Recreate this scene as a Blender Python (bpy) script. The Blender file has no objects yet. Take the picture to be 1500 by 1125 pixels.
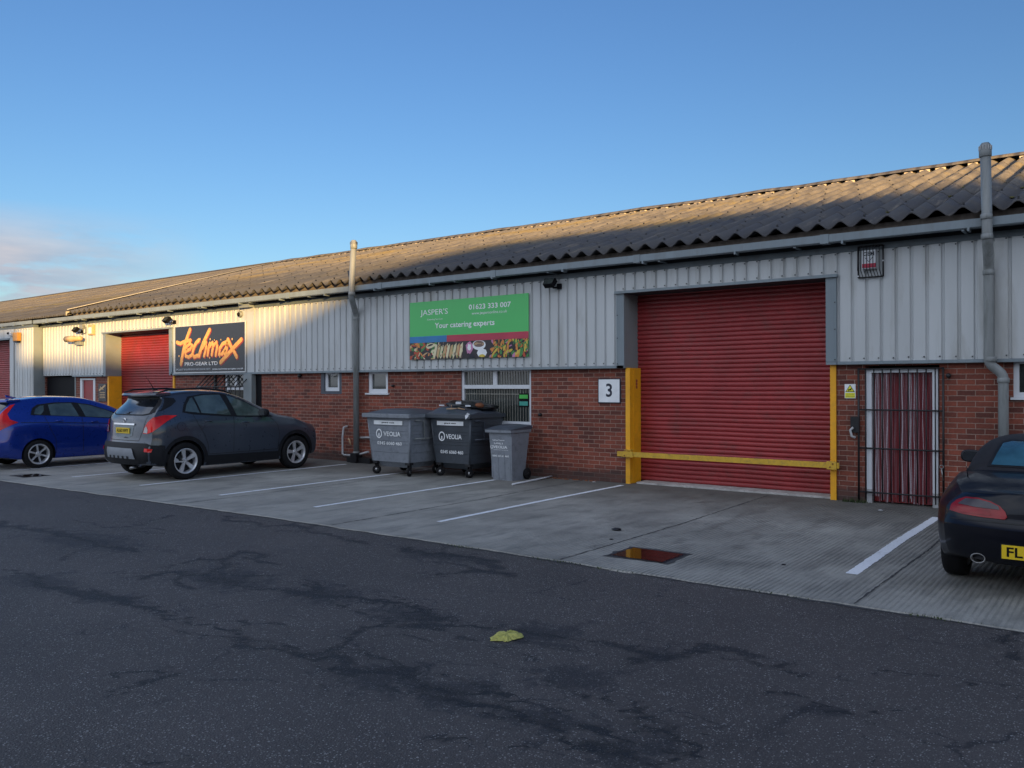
import bpy, bmesh, math, random
import numpy as np
from mathutils import Vector, Matrix
from mathutils.bvhtree import BVHTree
from mathutils.geometry import delaunay_2d_cdt
R = math.radians
PI = math.pi
random.seed(7)
sc = bpy.context.scene
COL = sc.collection

# ------------------------------------------------------------------ materials
MATS = {}
def new_mat(name):
    m = bpy.data.materials.new(name); m.use_nodes = True
    nt = m.node_tree; nt.nodes.clear()
    out = nt.nodes.new('ShaderNodeOutputMaterial')
    b = nt.nodes.new('ShaderNodeBsdfPrincipled')
    nt.links.new(b.outputs[0], out.inputs[0])
    MATS[name] = m
    return m, nt, b
def N(nt, t, **kw):
    n = nt.nodes.new(t)
    for k, v in kw.items():
        if k in n.inputs: n.inputs[k].default_value = v
        else: setattr(n, k, v)
    return n
def L(nt, a, b): nt.links.new(a, b)
def pos(nt):
    return N(nt, 'ShaderNodeNewGeometry').outputs['Position']
def mapping(nt, vec, scale=(1,1,1), rot=(0,0,0), loc=(0,0,0)):
    m = nt.nodes.new('ShaderNodeMapping'); L(nt, vec, m.inputs[0])
    m.inputs['Scale'].default_value = scale; m.inputs['Rotation'].default_value = rot; m.inputs['Location'].default_value = loc
    return m.outputs[0]
def noise(nt, vec, scale, detail=4, rough=.55, dist=0):
    n = nt.nodes.new('ShaderNodeTexNoise'); L(nt, vec, n.inputs['Vector'])
    n.inputs['Scale'].default_value = scale; n.inputs['Detail'].default_value = detail
    n.inputs['Roughness'].default_value = rough; n.inputs['Distortion'].default_value = dist
    return n.outputs['Fac']
def ramp(nt, fac, stops, interp='LINEAR'):
    r = nt.nodes.new('ShaderNodeValToRGB'); L(nt, fac, r.inputs[0]); cr = r.color_ramp; cr.interpolation = interp
    while len(cr.elements) < len(stops): cr.elements.new(.5)
    for e, (p, c) in zip(cr.elements, stops):
        e.position = p
        e.color = (c, c, c, 1) if isinstance(c, (int, float)) else (*c, 1)
    return r.outputs[0]
def mixc(nt, fac, a, b, mode='MIX'):
    m = nt.nodes.new('ShaderNodeMix'); m.data_type = 'RGBA'; m.blend_type = mode
    for i, v in ((0, fac), (6, a), (7, b)):
        if isinstance(v, (int, float)): m.inputs[i].default_value = v
        elif isinstance(v, tuple): m.inputs[i].default_value = (*v, 1)
        else: L(nt, v, m.inputs[i])
    return m.outputs[2]
def math_(nt, op, a, b=0.0, c=None, clamp=False):
    m = nt.nodes.new('ShaderNodeMath'); m.operation = op; m.use_clamp = clamp
    for i, v in ((0, a), (1, b), (2, c)):
        if v is None: continue
        if isinstance(v, (int, float)): m.inputs[i].default_value = v
        else: L(nt, v, m.inputs[i])
    return m.outputs[0]
def bump(nt, b, h, strength=.3, dist=.01):
    n = nt.nodes.new('ShaderNodeBump'); L(nt, h, n.inputs['Height'])
    n.inputs['Strength'].default_value = strength; n.inputs['Distance'].default_value = dist
    L(nt, n.outputs[0], b.inputs['Normal'])
def mat(name, col, rough=.5, metal=0, var=.12, scale=4, bmp=0, bscale=60, coat=0, streak=False, dirt=None, spec=None):
    m, nt, b = new_mat(name)
    p = pos(nt)
    v = mapping(nt, p, (1,1,.15)) if streak else p
    f = noise(nt, v, scale, 5, .6)
    c = ramp(nt, f, [(.3, tuple(x*(1-var) for x in col)), (.7, tuple(min(1, x*(1+var)) for x in col))])
    if dirt:
        f2 = noise(nt, v, scale*2.3, 6, .65, .4)
        c = mixc(nt, ramp(nt, f2, [(.5, 0), (.72, .8)]), c, dirt)
    L(nt, c, b.inputs['Base Color'])
    b.inputs['Roughness'].default_value = rough; b.inputs['Metallic'].default_value = metal
    if spec is not None: b.inputs['Specular IOR Level'].default_value = spec
    if coat: b.inputs['Coat Weight'].default_value = coat; b.inputs['Coat Roughness'].default_value = .03
    if bmp: bump(nt, b, noise(nt, p, bscale, 3), bmp, .004)
    return m

mat('clad', (.47,.49,.495), .42, 0, .09, 1.6, streak=True, dirt=(.33,.33,.31))
mat('screw', (.05,.055,.06), .5)
mat('trim', (.185,.225,.25), .45, 0, .12, 3, streak=True, dirt=(.16,.18,.19))
mat('trim_light', (.20,.23,.24), .5, 0, .1, 2, dirt=(.22,.23,.22))
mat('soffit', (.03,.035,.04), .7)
mat('fascia', (.10,.125,.14), .55, 0, .15, 3, dirt=(.08,.09,.09))
mat('closure', (.12,.10,.085), .9, 0, .4, 9)
mat('pipe', (.22,.235,.235), .5, 0, .22, 6, streak=True, dirt=(.13,.14,.13), bmp=.1)
mat('yellow', (.80,.37,.01), .5, 0, .10, 3, bmp=.05, dirt=(.62,.29,.02))
mat('yellow_old', (.60,.36,.03), .55, 0, .12, 8, dirt=(.30,.20,.06))
mat('white', (.62,.64,.67), .4, 0, .05, 3)
mat('white_dirty', (.40,.40,.41), .6, 0, .15, 9, dirt=(.25,.25,.24))
mat('sill_concrete', (.42,.40,.38), .9, 0, .25, 6, bmp=.3, dirt=(.2,.19,.18))
mat('black', (.004,.004,.006), .6, spec=.15)
mat('iron', (.008,.008,.01), .5, 0, .3, 10)
mat('red_door', (.28,.026,.028), .45, 0, .18, 1.6, dirt=(.18,.038,.034))
mat('sign_black', (.012,.014,.022), .25, 0, .1, 2)
mat('sign_frame', (.55,.56,.55), .5)
mat('print_white', (.75,.77,.78), .5)
mat('print_grey', (.55,.58,.62), .5)
mat('print_orange', (.72,.36,.10), .5, 0, .25, 14)
mat('print_red', (.30,.04,.04), .5)
mat('print_green', (.06,.47,.115), .3, 0, .03, .6)
mat('print_blue', (.01,.17,.40), .35)
mat('print_crimson', (.42,.025,.06), .35)
mat('print_navy', (.01,.014,.03), .5)
mat('print_dark', (.02,.015,.02), .4)
mat('food_red', (.45,.06,.02), .4); mat('food_tan', (.55,.36,.17), .4); mat('food_cream', (.66,.60,.38), .4)
mat('food_pink', (.50,.20,.36), .4); mat('food_brown', (.16,.10,.08), .4); mat('food_orange', (.62,.22,.04), .4)
mat('food_leaf', (.05,.22,.05), .4); mat('food_yellow', (.60,.45,.06), .4)
mat('sticker_yellow', (.75,.72,.03), .4)
mat('bin_light', (.20,.22,.25), .48, 0, .10, 5, bmp=.06, dirt=(.12,.135,.155))
mat('bin_dark', (.05,.060,.074), .45, 0, .12, 5, bmp=.06, dirt=(.04,.045,.05))
mat('bin_lid', (.06,.072,.095), .4, 0, .15, 6)
mat('rubber', (.009,.009,.010), .8, 0, .2, 12, spec=.25)
mat('chrome', (.6,.6,.62), .18, 1)
mat('alloy', (.62,.63,.65), .32, .55, .05, 6)
mat('skid', (.20,.22,.25), .45, .2)
mat('steel', (.3,.3,.3), .4, 1, .2, 9)
mat('plastic_black', (.012,.013,.016), .55, 0, .1, 8, spec=.22)
mat('seam', (.004,.004,.005), .6)
mat('plate_yellow', (.72,.50,.02), .35, 0, .03)
mat('rubbish', (.008,.009,.012), .3, 0, .3, 8, bmp=.4, bscale=14)
mat('wood', (.42,.27,.16), .8, 0, .3, 12)
mat('rust', (.20,.07,.03), .9, 0, .4, 12)
mat('bar_beige', (.30,.29,.25), .6)
mat('verge_pale', (.46,.43,.37), .7, 0, .1, 4)
mat('moss_roof', (.09,.085,.03), .95, 0, .4, 20)
mat('moss', (.04,.06,.02), .95, 0, .5, 20)
mat('alarm_orange', (.65,.30,.05), .45)
mat('lead', (.05,.06,.08), .5)
mat('tarpaint', (.05,.05,.052), .9)
def paint(name, col, metal, rough, coat=1, spec=.5):
    m, nt, b = new_mat(name)
    p = pos(nt)
    f = noise(nt, p, 1.5, 3)
    c = ramp(nt, f, [(.3, tuple(x*.93 for x in col)), (.7, tuple(x*1.05 for x in col))])
    # faint road film low on the body
    L(nt, c, b.inputs['Base Color'])
    b.inputs['Metallic'].default_value = metal
    L(nt, ramp(nt, noise(nt, p, 9, 4), [(.3, rough), (.8, rough+.12)]), b.inputs['Roughness'])
    b.inputs['Coat Weight'].default_value = coat; b.inputs['Coat Roughness'].default_value = .04
    b.inputs['Specular IOR Level'].default_value = spec
    return m
paint('paint_grey', (.052,.066,.092), .35, .26, .7, .4)
paint('paint_blue', (.004,.034,.30), .5, .25)
paint('paint_navy', (.0012,.0018,.006), .0, .35, .38, .2)
def glassy(name, col, rough=.03, spec=.5):
    m, nt, b = new_mat(name)
    b.inputs['Base Color'].default_value = (*col, 1); b.inputs['Roughness'].default_value = rough
    b.inputs['Specular IOR Level'].default_value = spec; b.inputs['Coat Weight'].default_value = .6; b.inputs['Coat Roughness'].default_value = .01
    L(nt, ramp(nt, noise(nt, pos(nt), 3, 3), [(.35, tuple(c*.7 for c in col)), (.65, tuple(c*1.4 for c in col))]), b.inputs['Base Color'])
    return m
glassy('glass_car', (.06,.085,.08), .04, .9); glassy('glass_rear', (.01,.013,.018), .03, 1.0)
glassy('glass_soft', (.03,.10,.14), .18, .9)
glassy('glass_win', (.035,.042,.04), .05)
for n_, c_ in (('lamp_red',(.55,.014,.012)),('lamp_dark',(.07,.06,.066)),('lamp_clear',(.34,.33,.34)),('lamp_red_dim',(.22,.008,.011))):
    m = glassy(n_, c_, .1, .3); m.node_tree.nodes['Principled BSDF'].inputs['Coat Weight'].default_value = .25

# water
m, nt, b = new_mat('water')
b.inputs['Base Color'].default_value = (.02,.012,.009,1); b.inputs['Roughness'].default_value = .05; b.inputs['IOR'].default_value = 1.33
b.inputs['Specular IOR Level'].default_value = .5
bump(nt, b, noise(nt, pos(nt), 9, 3), .05, .002)

# brick
def brick_mat(name, c1, c2, mort, damp=True):
    m, nt, b = new_mat(name)
    p = pos(nt)
    v = mapping(nt, p, (1,1,1), (R(-90), 0, 0))          # x, z -> plane
    sep = N(nt, 'ShaderNodeSeparateXYZ'); L(nt, p, sep.inputs[0])
    comb = N(nt, 'ShaderNodeCombineXYZ')
    L(nt, math_(nt, 'ADD', sep.outputs[0], sep.outputs[1]), comb.inputs[0]); L(nt, sep.outputs[2], comb.inputs[1])
    wob = N(nt, 'ShaderNodeTexNoise'); L(nt, p, wob.inputs['Vector']); wob.inputs['Scale'].default_value = 14; wob.inputs['Detail'].default_value = 2
    vv = N(nt, 'ShaderNodeVectorMath', operation='MULTIPLY_ADD'); L(nt, wob.outputs['Color'], vv.inputs[0]); vv.inputs[1].default_value = (.010,.008,0); L(nt, comb.outputs[0], vv.inputs[2])
    br = N(nt, 'ShaderNodeTexBrick'); L(nt, vv.outputs[0], br.inputs['Vector'])
    br.offset = .5; br.inputs['Scale'].default_value = 1; br.inputs['Brick Width'].default_value = .225; br.inputs['Row Height'].default_value = .075
    br.inputs['Mortar Size'].default_value = .0055; br.inputs['Mortar Smooth'].default_value = .25; br.inputs['Bias'].default_value = -.15
    br.inputs['Color1'].default_value = (*c1, 1); br.inputs['Color2'].default_value = (*c2, 1); br.inputs['Mortar'].default_value = (*mort, 1)
    g = noise(nt, p, 30, 5, .7)
    c = mixc(nt, 1.0, br.outputs['Color'], ramp(nt, g, [(.25, .68), (.75, 1.25)]), 'MULTIPLY')
    big = noise(nt, p, 1.3, 4, .6)
    c = mixc(nt, 1.0, c, ramp(nt, big, [(.3, .72), (.7, 1.15)]), 'MULTIPLY')
    # tide mark of damp along the ground, ragged top edge
    dz = math_(nt, 'ADD', sep.outputs[2], math_(nt, 'MULTIPLY', math_(nt, 'SUBTRACT', noise(nt, p, 2.2, 5, .6), .5), .35))
    c = mixc(nt, ramp(nt, dz, [(.14, .75), (.24, 0)]), c, (.045,.033,.03))
    L(nt, c, b.inputs['Base Color']); b.inputs['Roughness'].default_value = .85
    h = mixc(nt, .25, ramp(nt, br.outputs['Fac'], [(0, 1), (1, 0)]), g)
    bump(nt, b, h, .9, .006)
    return m
brick_mat('brick', (.255,.064,.037), (.088,.027,.020), (.33,.225,.18))

# asphalt with crack field stored on the mesh (attribute 'crack': distance to the nearest crack over its width)
m, nt, b = new_mat('asphalt')
p = pos(nt)
vor = N(nt, 'ShaderNodeTexVoronoi'); L(nt, p, vor.inputs['Vector']); vor.inputs['Scale'].default_value = 85
vor2 = N(nt, 'ShaderNodeTexVoronoi'); L(nt, p, vor2.inputs['Vector']); vor2.inputs['Scale'].default_value = 38
fine = noise(nt, p, 160, 3, .7); mid = noise(nt, p, 26, 5, .7); big = noise(nt, p, .7, 5, .6)
base = ramp(nt, fine, [(.36, (.020,.0175,.0165)), (.64, (.104,.091,.086))])
chip = math_(nt, 'MULTIPLY', math_(nt, 'GREATER_THAN', N(nt, 'ShaderNodeSeparateColor').outputs[0], .5), 1)
sc1 = N(nt, 'ShaderNodeSeparateColor'); L(nt, vor.outputs['Color'], sc1.inputs[0])
chipm = math_(nt, 'MULTIPLY', math_(nt, 'GREATER_THAN', sc1.outputs[0], .72), math_(nt, 'LESS_THAN', vor.outputs['Distance'], .36))
sc2 = N(nt, 'ShaderNodeSeparateColor'); L(nt, vor2.outputs['Color'], sc2.inputs[0])
chip2 = math_(nt, 'MULTIPLY', math_(nt, 'GREATER_THAN', sc2.outputs[1], .90), math_(nt, 'LESS_THAN', vor2.outputs['Distance'], .25))
chipv = mixc(nt, sc1.outputs[1], (.13,.125,.125), (.40,.39,.38))
c = base
c = mixc(nt, 1.0, c, ramp(nt, big, [(.3, .80), (.7, 1.18)]), 'MULTIPLY')
at = N(nt, 'ShaderNodeAttribute'); at.attribute_name = 'crack'
at2 = N(nt, 'ShaderNodeAttribute'); at2.attribute_name = 'stain'
w1 = math_(nt, 'MULTIPLY', math_(nt, 'SUBTRACT', noise(nt, p, 6, 12, .82, .9), .5), 7.0)
w2 = math_(nt, 'MULTIPLY', math_(nt, 'SUBTRACT', noise(nt, p, 22, 8, .8, .5), .5), 5.0)
w3 = math_(nt, 'MULTIPLY', math_(nt, 'SUBTRACT', noise(nt, p, 1.1, 3, .6), .5), 6.0)
halo = ramp(nt, math_(nt, 'ADD', math_(nt, 'ADD', math_(nt, 'MULTIPLY', at.outputs['Fac'], .62), w1), w3), [(.05, .80), (.85, 0)])
core = ramp(nt, math_(nt, 'ADD', math_(nt, 'MULTIPLY', at.outputs['Fac'], 1.25), math_(nt, 'MULTIPLY', w2, .6)), [(.55, .97), (.80, 0)])
cmask = math_(nt, 'MAXIMUM', halo, core)
st = math_(nt, 'ADD', at2.outputs['Fac'], math_(nt, 'MULTIPLY', math_(nt, 'SUBTRACT', noise(nt, p, 5, 12, .85, .8), .5), 4.5))
smask = ramp(nt, st, [(.36, 0), (.66, .85)])
# hairline network
hv = N(nt, 'ShaderNodeVectorMath', operation='MULTIPLY_ADD'); nn = N(nt, 'ShaderNodeTexNoise'); L(nt, p, nn.inputs['Vector']); nn.inputs['Scale'].default_value = 2.2; nn.inputs['Detail'].default_value = 6
L(nt, nn.outputs['Color'], hv.inputs[0]); hv.inputs[1].default_value = (.7,.7,0); L(nt, p, hv.inputs[2])
ve = N(nt, 'ShaderNodeTexVoronoi', feature='DISTANCE_TO_EDGE'); L(nt, hv.outputs[0], ve.inputs['Vector']); ve.inputs['Scale'].default_value = 1.1
near = ramp(nt, math_(nt, 'MULTIPLY', at.outputs['Fac'], .11), [(.35, 1), (.95, .0)])
hm1 = math_(nt, 'MULTIPLY', ramp(nt, ve.outputs['Distance'], [(.004, 1), (.014, 0)]), ramp(nt, noise(nt, p, .8, 3), [(.50, 0), (.60, .75)]))
ve2 = N(nt, 'ShaderNodeTexVoronoi', feature='DISTANCE_TO_EDGE'); L(nt, hv.outputs[0], ve2.inputs['Vector']); ve2.inputs['Scale'].default_value = 3.6
hm2 = math_(nt, 'MULTIPLY', math_(nt, 'MULTIPLY', ramp(nt, math_(nt, 'ADD', ve2.outputs['Distance'], math_(nt, 'MULTIPLY', math_(nt, 'SUBTRACT', mid, .5), .06)), [(.010, 1), (.035, 0)]), near), ramp(nt, noise(nt, p, 1.9, 3), [(.45, 0), (.58, .85)]))
hm = math_(nt, 'MAXIMUM', hm1, hm2)
c = mixc(nt, math_(nt, 'MAXIMUM', smask, 0.0), c, mixc(nt, .75, c, (.010,.011,.015)))
c = mixc(nt, cmask, c, (.009,.010,.013))
c = mixc(nt, hm, c, (.010,.010,.013))
vor3 = N(nt, 'ShaderNodeTexVoronoi'); L(nt, p, vor3.inputs['Vector']); vor3.inputs['Scale'].default_value = 58
sc3 = N(nt, 'ShaderNodeSeparateColor'); L(nt, vor3.outputs['Color'], sc3.inputs[0])
chip3 = math_(nt, 'MULTIPLY', math_(nt, 'GREATER_THAN', sc3.outputs[2], .62), math_(nt, 'LESS_THAN', vor3.outputs['Distance'], .40))
dim = math_(nt, 'SUBTRACT', 1.0, math_(nt, 'MULTIPLY', math_(nt, 'MAXIMUM', smask, cmask), .72))
patchy = ramp(nt, noise(nt, p, 5, 4, .6), [(.35, .45), (.65, 1)])
c = mixc(nt, math_(nt, 'MULTIPLY', math_(nt, 'MULTIPLY', chip3, .55), dim), c, (.18,.165,.16))
c = mixc(nt, math_(nt, 'MULTIPLY', math_(nt, 'MULTIPLY', math_(nt, 'MAXIMUM', chipm, chip2), dim), patchy), c, chipv)
L(nt, c, b.inputs['Base Color'])
L(nt, ramp(nt, fine, [(.3, .62), (.7, .85)]), b.inputs['Roughness'])
hh = math_(nt, 'SUBTRACT', math_(nt, 'ADD', math_(nt, 'MULTIPLY', fine, .5), math_(nt, 'MULTIPLY', vor.outputs['Distance'], -.9)), math_(nt, 'MULTIPLY', cmask, 1.0))
bump(nt, b, hh, .8, .006)

# concrete apron: tamped ridges across, stains
m, nt, b = new_mat('concrete')
p = pos(nt)
fine = noise(nt, p, 90, 4, .7); big = noise(nt, p, .9, 6, .62); mid = noise(nt, mapping(nt, p, (1.6,.5,1)), 2.6, 6, .65, .3)
wv = N(nt, 'ShaderNodeTexWave'); wv.wave_type = 'BANDS'; wv.bands_direction = 'X'
L(nt, mapping(nt, p, (1,.06,1), (0,0,R(1.5))), wv.inputs['Vector']); wv.inputs['Scale'].default_value = 6.5; wv.inputs['Distortion'].default_value = 3.2; wv.inputs['Detail'].default_value = 5; wv.inputs['Detail Scale'].default_value = 6; wv.inputs['Detail Roughness'].default_value = .7
sepc = N(nt, 'ShaderNodeSeparateXYZ'); L(nt, p, sepc.inputs[0])
ridgem = math_(nt, 'MULTIPLY', ramp(nt, noise(nt, p, 1.3, 6, .7), [(.36, .12), (.6, 1)]), ramp(nt, math_(nt, 'MULTIPLY_ADD', sepc.outputs[0], .1, 1.0), [(.25, .15), (.62, 1)]))
base = ramp(nt, fine, [(.3, (.27,.262,.236)), (.7, (.405,.392,.352))])
c = mixc(nt, 1.0, base, ramp(nt, big, [(.3, .66), (.7, 1.12)]), 'MULTIPLY')
c = mixc(nt, ramp(nt, mid, [(.48, 0), (.72, .6)]), c, (.09,.092,.085))
c = mixc(nt, math_(nt, 'MULTIPLY', math_(nt, 'MULTIPLY', ramp(nt, wv.outputs['Fac'], [(.12, 1), (.5, 0)]), ridgem), .55), c, (.085,.087,.083))
# darker margin along the wall, ragged edge
yy = math_(nt, 'ADD', sepc.outputs[1], math_(nt, 'MULTIPLY', math_(nt, 'SUBTRACT', noise(nt, p, 1.7, 5, .6), .5), 1.8))
c = mixc(nt, ramp(nt, math_(nt, 'MULTIPLY_ADD', yy, .2, 1.0), [(.50, 0), (.92, .78)]), c, (.070,.068,.060))
sp = N(nt, 'ShaderNodeTexVoronoi'); L(nt, p, sp.inputs['Vector']); sp.inputs['Scale'].default_value = 3.2; sps = N(nt, 'ShaderNodeSeparateColor'); L(nt, sp.outputs['Color'], sps.inputs[0])
spm = math_(nt, 'MULTIPLY', math_(nt, 'GREATER_THAN', sps.outputs[0], .86), math_(nt, 'LESS_THAN', math_(nt, 'ADD', sp.outputs['Distance'], math_(nt, 'MULTIPLY', fine, .12)), .13))
c = mixc(nt, math_(nt, 'MULTIPLY', spm, .6), c, (.04,.04,.04))
L(nt, c, b.inputs['Base Color']); b.inputs['Roughness'].default_value = .85
L(nt, ramp(nt, mid, [(.4, .85), (.75, .6)]), b.inputs['Roughness'])
bump(nt, b, math_(nt, 'ADD', math_(nt, 'MULTIPLY', math_(nt, 'MULTIPLY', wv.outputs['Fac'], ridgem), 1.0), math_(nt, 'MULTIPLY', fine, .35)), .9, .012)

# worn road paint
m, nt, b = new_mat('line_paint')
p = pos(nt)
f = noise(nt, p, 28, 6, .75); f2 = noise(nt, p, 3, 4)
c = mixc(nt, ramp(nt, math_(nt, 'MULTIPLY_ADD', f2, .35, f), [(.70, 0), (.90, .65)]), (.78,.80,.84), (.36,.37,.37))
L(nt, c, b.inputs['Base Color']); b.inputs['Roughness'].default_value = .7
bump(nt, b, f, .3, .003)

# asbestos cement roof with lichen
m, nt, b = new_mat('roof_sheet')
p = pos(nt)
f = noise(nt, mapping(nt, p, (1.4,.35,.35)), 2.2, 6, .7); g = noise(nt, p, 45, 4, .7); h = noise(nt, mapping(nt, p, (.5,1,1)), .55, 4, .6)
c = ramp(nt, f, [(.28, (.085,.078,.080)), (.50, (.155,.138,.12)), (.72, (.24,.205,.16))])
c = mixc(nt, ramp(nt, h, [(.52, 0), (.66, .6)]), c, (.25,.18,.055))
c = mixc(nt, 1.0, c, ramp(nt, g, [(.25, .68), (.75, 1.25)]), 'MULTIPLY')
sepr = N(nt, 'ShaderNodeSeparateXYZ'); L(nt, p, sepr.inputs[0])
# shade of the lower slope painted in: dark bluish eaves, fading towards the ridge
c = mixc(nt, ramp(nt, math_(nt, 'MULTIPLY_ADD', sepr.outputs[1], .12, math_(nt, 'MULTIPLY', f, .25)), [(.28, .75), (.66, 0)]), c, (.045,.050,.064))
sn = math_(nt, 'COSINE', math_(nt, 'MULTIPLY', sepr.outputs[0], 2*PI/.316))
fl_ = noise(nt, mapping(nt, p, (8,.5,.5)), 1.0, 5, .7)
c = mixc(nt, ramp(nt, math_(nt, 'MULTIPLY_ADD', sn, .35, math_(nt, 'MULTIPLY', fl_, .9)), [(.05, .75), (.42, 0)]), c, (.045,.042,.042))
c = mixc(nt, ramp(nt, fl_, [(.58, 0), (.74, .5)]), c, (.34,.29,.22))
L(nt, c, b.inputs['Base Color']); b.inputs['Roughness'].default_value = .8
bump(nt, b, g, .5, .006)
m, nt, b = new_mat('lichen_streak')
L(nt, ramp(nt, noise(nt, mapping(nt, pos(nt), (.5,1,1)), 3, 6, .7), [(.35, (.14,.115,.07)), (.65, (.30,.21,.04))]), b.inputs['Base Color']); b.inputs['Roughness'].default_value = .9

# ------------------------------------------------------------------ helpers
def mesh_obj(name, bm, m, parent=None, smooth=False, angle=None):
    me = bpy.data.meshes.new(name); bm.to_mesh(me); bm.free()
    for x in (m if isinstance(m, (list, tuple)) else [m]): me.materials.append(MATS[x])
    if smooth:
        me.shade_smooth()
        if angle: me.set_sharp_from_angle(angle=R(angle))
    o = bpy.data.objects.new(name, me); COL.objects.link(o)
    if parent: attach(o, parent)
    return o
ROOTLOC = {}
def world_loc(o):
    v = Vector(o.location)
    while o.parent:
        v = v + o.matrix_parent_inverse.translation; o = o.parent; v = v + o.location
    return v
def attach(o, parent):
    o.parent = parent
    o.matrix_parent_inverse = Matrix.Translation(-world_loc(parent))
def tag(o, label=None, cat=None, group=None, kind=None):
    if label: o['label'] = label
    if cat: o['category'] = cat
    if group: o['group'] = group
    if kind: o['kind'] = kind
    return o
def root(name, loc, label, cat, group=None):
    o = bpy.data.objects.new(name, None); COL.objects.link(o); o.location = loc; o.empty_display_size = .2
    return tag(o, label, cat, group)
def box(bm, x0, x1, y0, y1, z0, z1, mi=0, bev=0):
    v = [bm.verts.new(c) for c in ((x0,y0,z0),(x1,y0,z0),(x1,y1,z0),(x0,y1,z0),(x0,y0,z1),(x1,y0,z1),(x1,y1,z1),(x0,y1,z1))]
    fs = []
    for q in ((0,3,2,1),(4,5,6,7),(0,1,5,4),(1,2,6,5),(2,3,7,6),(3,0,4,7)):
        f = bm.faces.new([v[i] for i in q]); f.material_index = mi; fs.append(f)
    if bev:
        es = {e for f in fs for e in f.edges}
        bmesh.ops.bevel(bm, geom=list(es), offset=bev, segments=2, affect='EDGES', profile=.7)
    return v
def quad(bm, pts, mi=0):
    f = bm.faces.new([bm.verts.new(p) for p in pts]); f.material_index = mi; return f
def tube(bm, pts, r, seg=12, cap=True, mi=0):
    pts = [Vector(p) for p in pts]; rs = r if isinstance(r, (list, tuple)) else [r]*len(pts)
    rings = []; up = None
    for i, p in enumerate(pts):
        d = (pts[min(i+1, len(pts)-1)]-pts[max(i-1, 0)]).normalized()
        if up is None: up = Vector((0,0,1)) if abs(d.z) < .9 else Vector((0,1,0))
        a = d.cross(up).normalized(); bq = a.cross(d).normalized(); up = bq
        rings.append([bm.verts.new(p+(a*math.cos(t)+bq*math.sin(t))*rs[i]) for t in [2*PI*k/seg for k in range(seg)]])
    for q, w in zip(rings, rings[1:]):
        for k in range(seg):
            f = bm.faces.new((q[k], q[(k+1)%seg], w[(k+1)%seg], w[k])); f.material_index = mi; f.smooth = True
    if cap:
        f = bm.faces.new(rings[0][::-1]); f.material_index = mi
        f = bm.faces.new(rings[-1]); f.material_index = mi
def lathe(bm, prof, c, axis='X', seg=32, mi=0, closed=False):
    # prof: list of (axial, radius)
    rings = []
    for a, r in prof:
        ring = []
        for k in range(seg):
            t = 2*PI*k/seg; u, v = r*math.cos(t), r*math.sin(t)
            ring.append(bm.verts.new({'X': (c[0]+a, c[1]+u, c[2]+v), 'Y': (c[0]+u, c[1]+a, c[2]+v), 'Z': (c[0]+u, c[1]+v, c[2]+a)}[axis]))
        rings.append(ring)
    for q, w in zip(rings, rings[1:]):
        for k in range(seg):
            f = bm.faces.new((q[k], q[(k+1)%seg], w[(k+1)%seg], w[k])); f.material_index = mi; f.smooth = True
    return rings
def BM(): return bmesh.new()
def fix(bm):
    bmesh.ops.recalc_face_normals(bm, faces=bm.faces[:]); return bm
FONT = None
def text(body, x0, x1, z0, z1, y, m, parent, name='lettering', bold=0, keep=False, depth=.002):
    cu = bpy.data.curves.new('txt', 'FONT'); cu.body = body; cu.size = 1; cu.offset = bold; cu.resolution_u = 3
    o = bpy.data.objects.new('txt', cu); COL.objects.link(o)
    dg = bpy.context.evaluated_depsgraph_get()
    me = bpy.data.meshes.new_from_object(o.evaluated_get(dg))
    bpy.data.objects.remove(o); bpy.data.curves.remove(cu)
    xs = [v.co.x for v in me.vertices]; ys = [v.co.y for v in me.vertices]
    a, bb, c0, d = min(xs), max(xs), min(ys), max(ys)
    sx = (x1-x0)/(bb-a); sz = (z1-z0)/(d-c0)
    for v in me.vertices: v.co = Vector((x0+(v.co.x-a)*sx, y, z0+(v.co.y-c0)*sz))
    me.materials.clear(); me.materials.append(MATS[m]); me.name = name
    o = bpy.data.objects.new(name, me); COL.objects.link(o)
    if parent: attach(o, parent)
    return o
def stroke_poly(bm, pts, w, y, mi=0, n=8, w2=None):
    # flat brush stroke with round ends in the x-z plane facing -y
    pts = [Vector((a, 0, c)) for a, c in pts]
    m_ = len(pts); Lf = []; Rt = []
    for i, p in enumerate(pts):
        d = (pts[min(i+1, m_-1)]-pts[max(i-1, 0)]).normalized(); nrm = Vector((-d.z, 0, d.x))
        ww = w if w2 is None else w+(w2-w)*i/max(1, m_-1)
        Lf.append((p+nrm*ww/2)); Rt.append((p-nrm*ww/2))
    for i in range(m_-1):
        quad(bm, [(q.x, y, q.z) for q in (Lf[i], Lf[i+1], Rt[i+1], Rt[i])], mi)
    for i in range(m_):
        ww = w if w2 is None else w+(w2-w)*i/max(1, m_-1)
        ring = [(pts[i].x+math.cos(t)*ww/2, y-.0004*(1+i%3), pts[i].z+math.sin(t)*ww/2) for t in [2*PI*k/n for k in range(n)]]
        quad(bm, ring, mi)
def place_copy(src, parent):
    c = src.copy(); COL.objects.link(c); c.parent = parent; return c
def ground_poly(name, pts, z, m, kind=None, parent=None, label=None, cat=None, group=None):
    bm = BM(); quad(bm, [(x, y, z) for x, y in pts]); fix(bm)
    for f in bm.faces:
        if f.normal.z < 0: f.normal_flip()
    o = mesh_obj(name, bm, m, parent); return tag(o, label, cat, group, kind)

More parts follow.
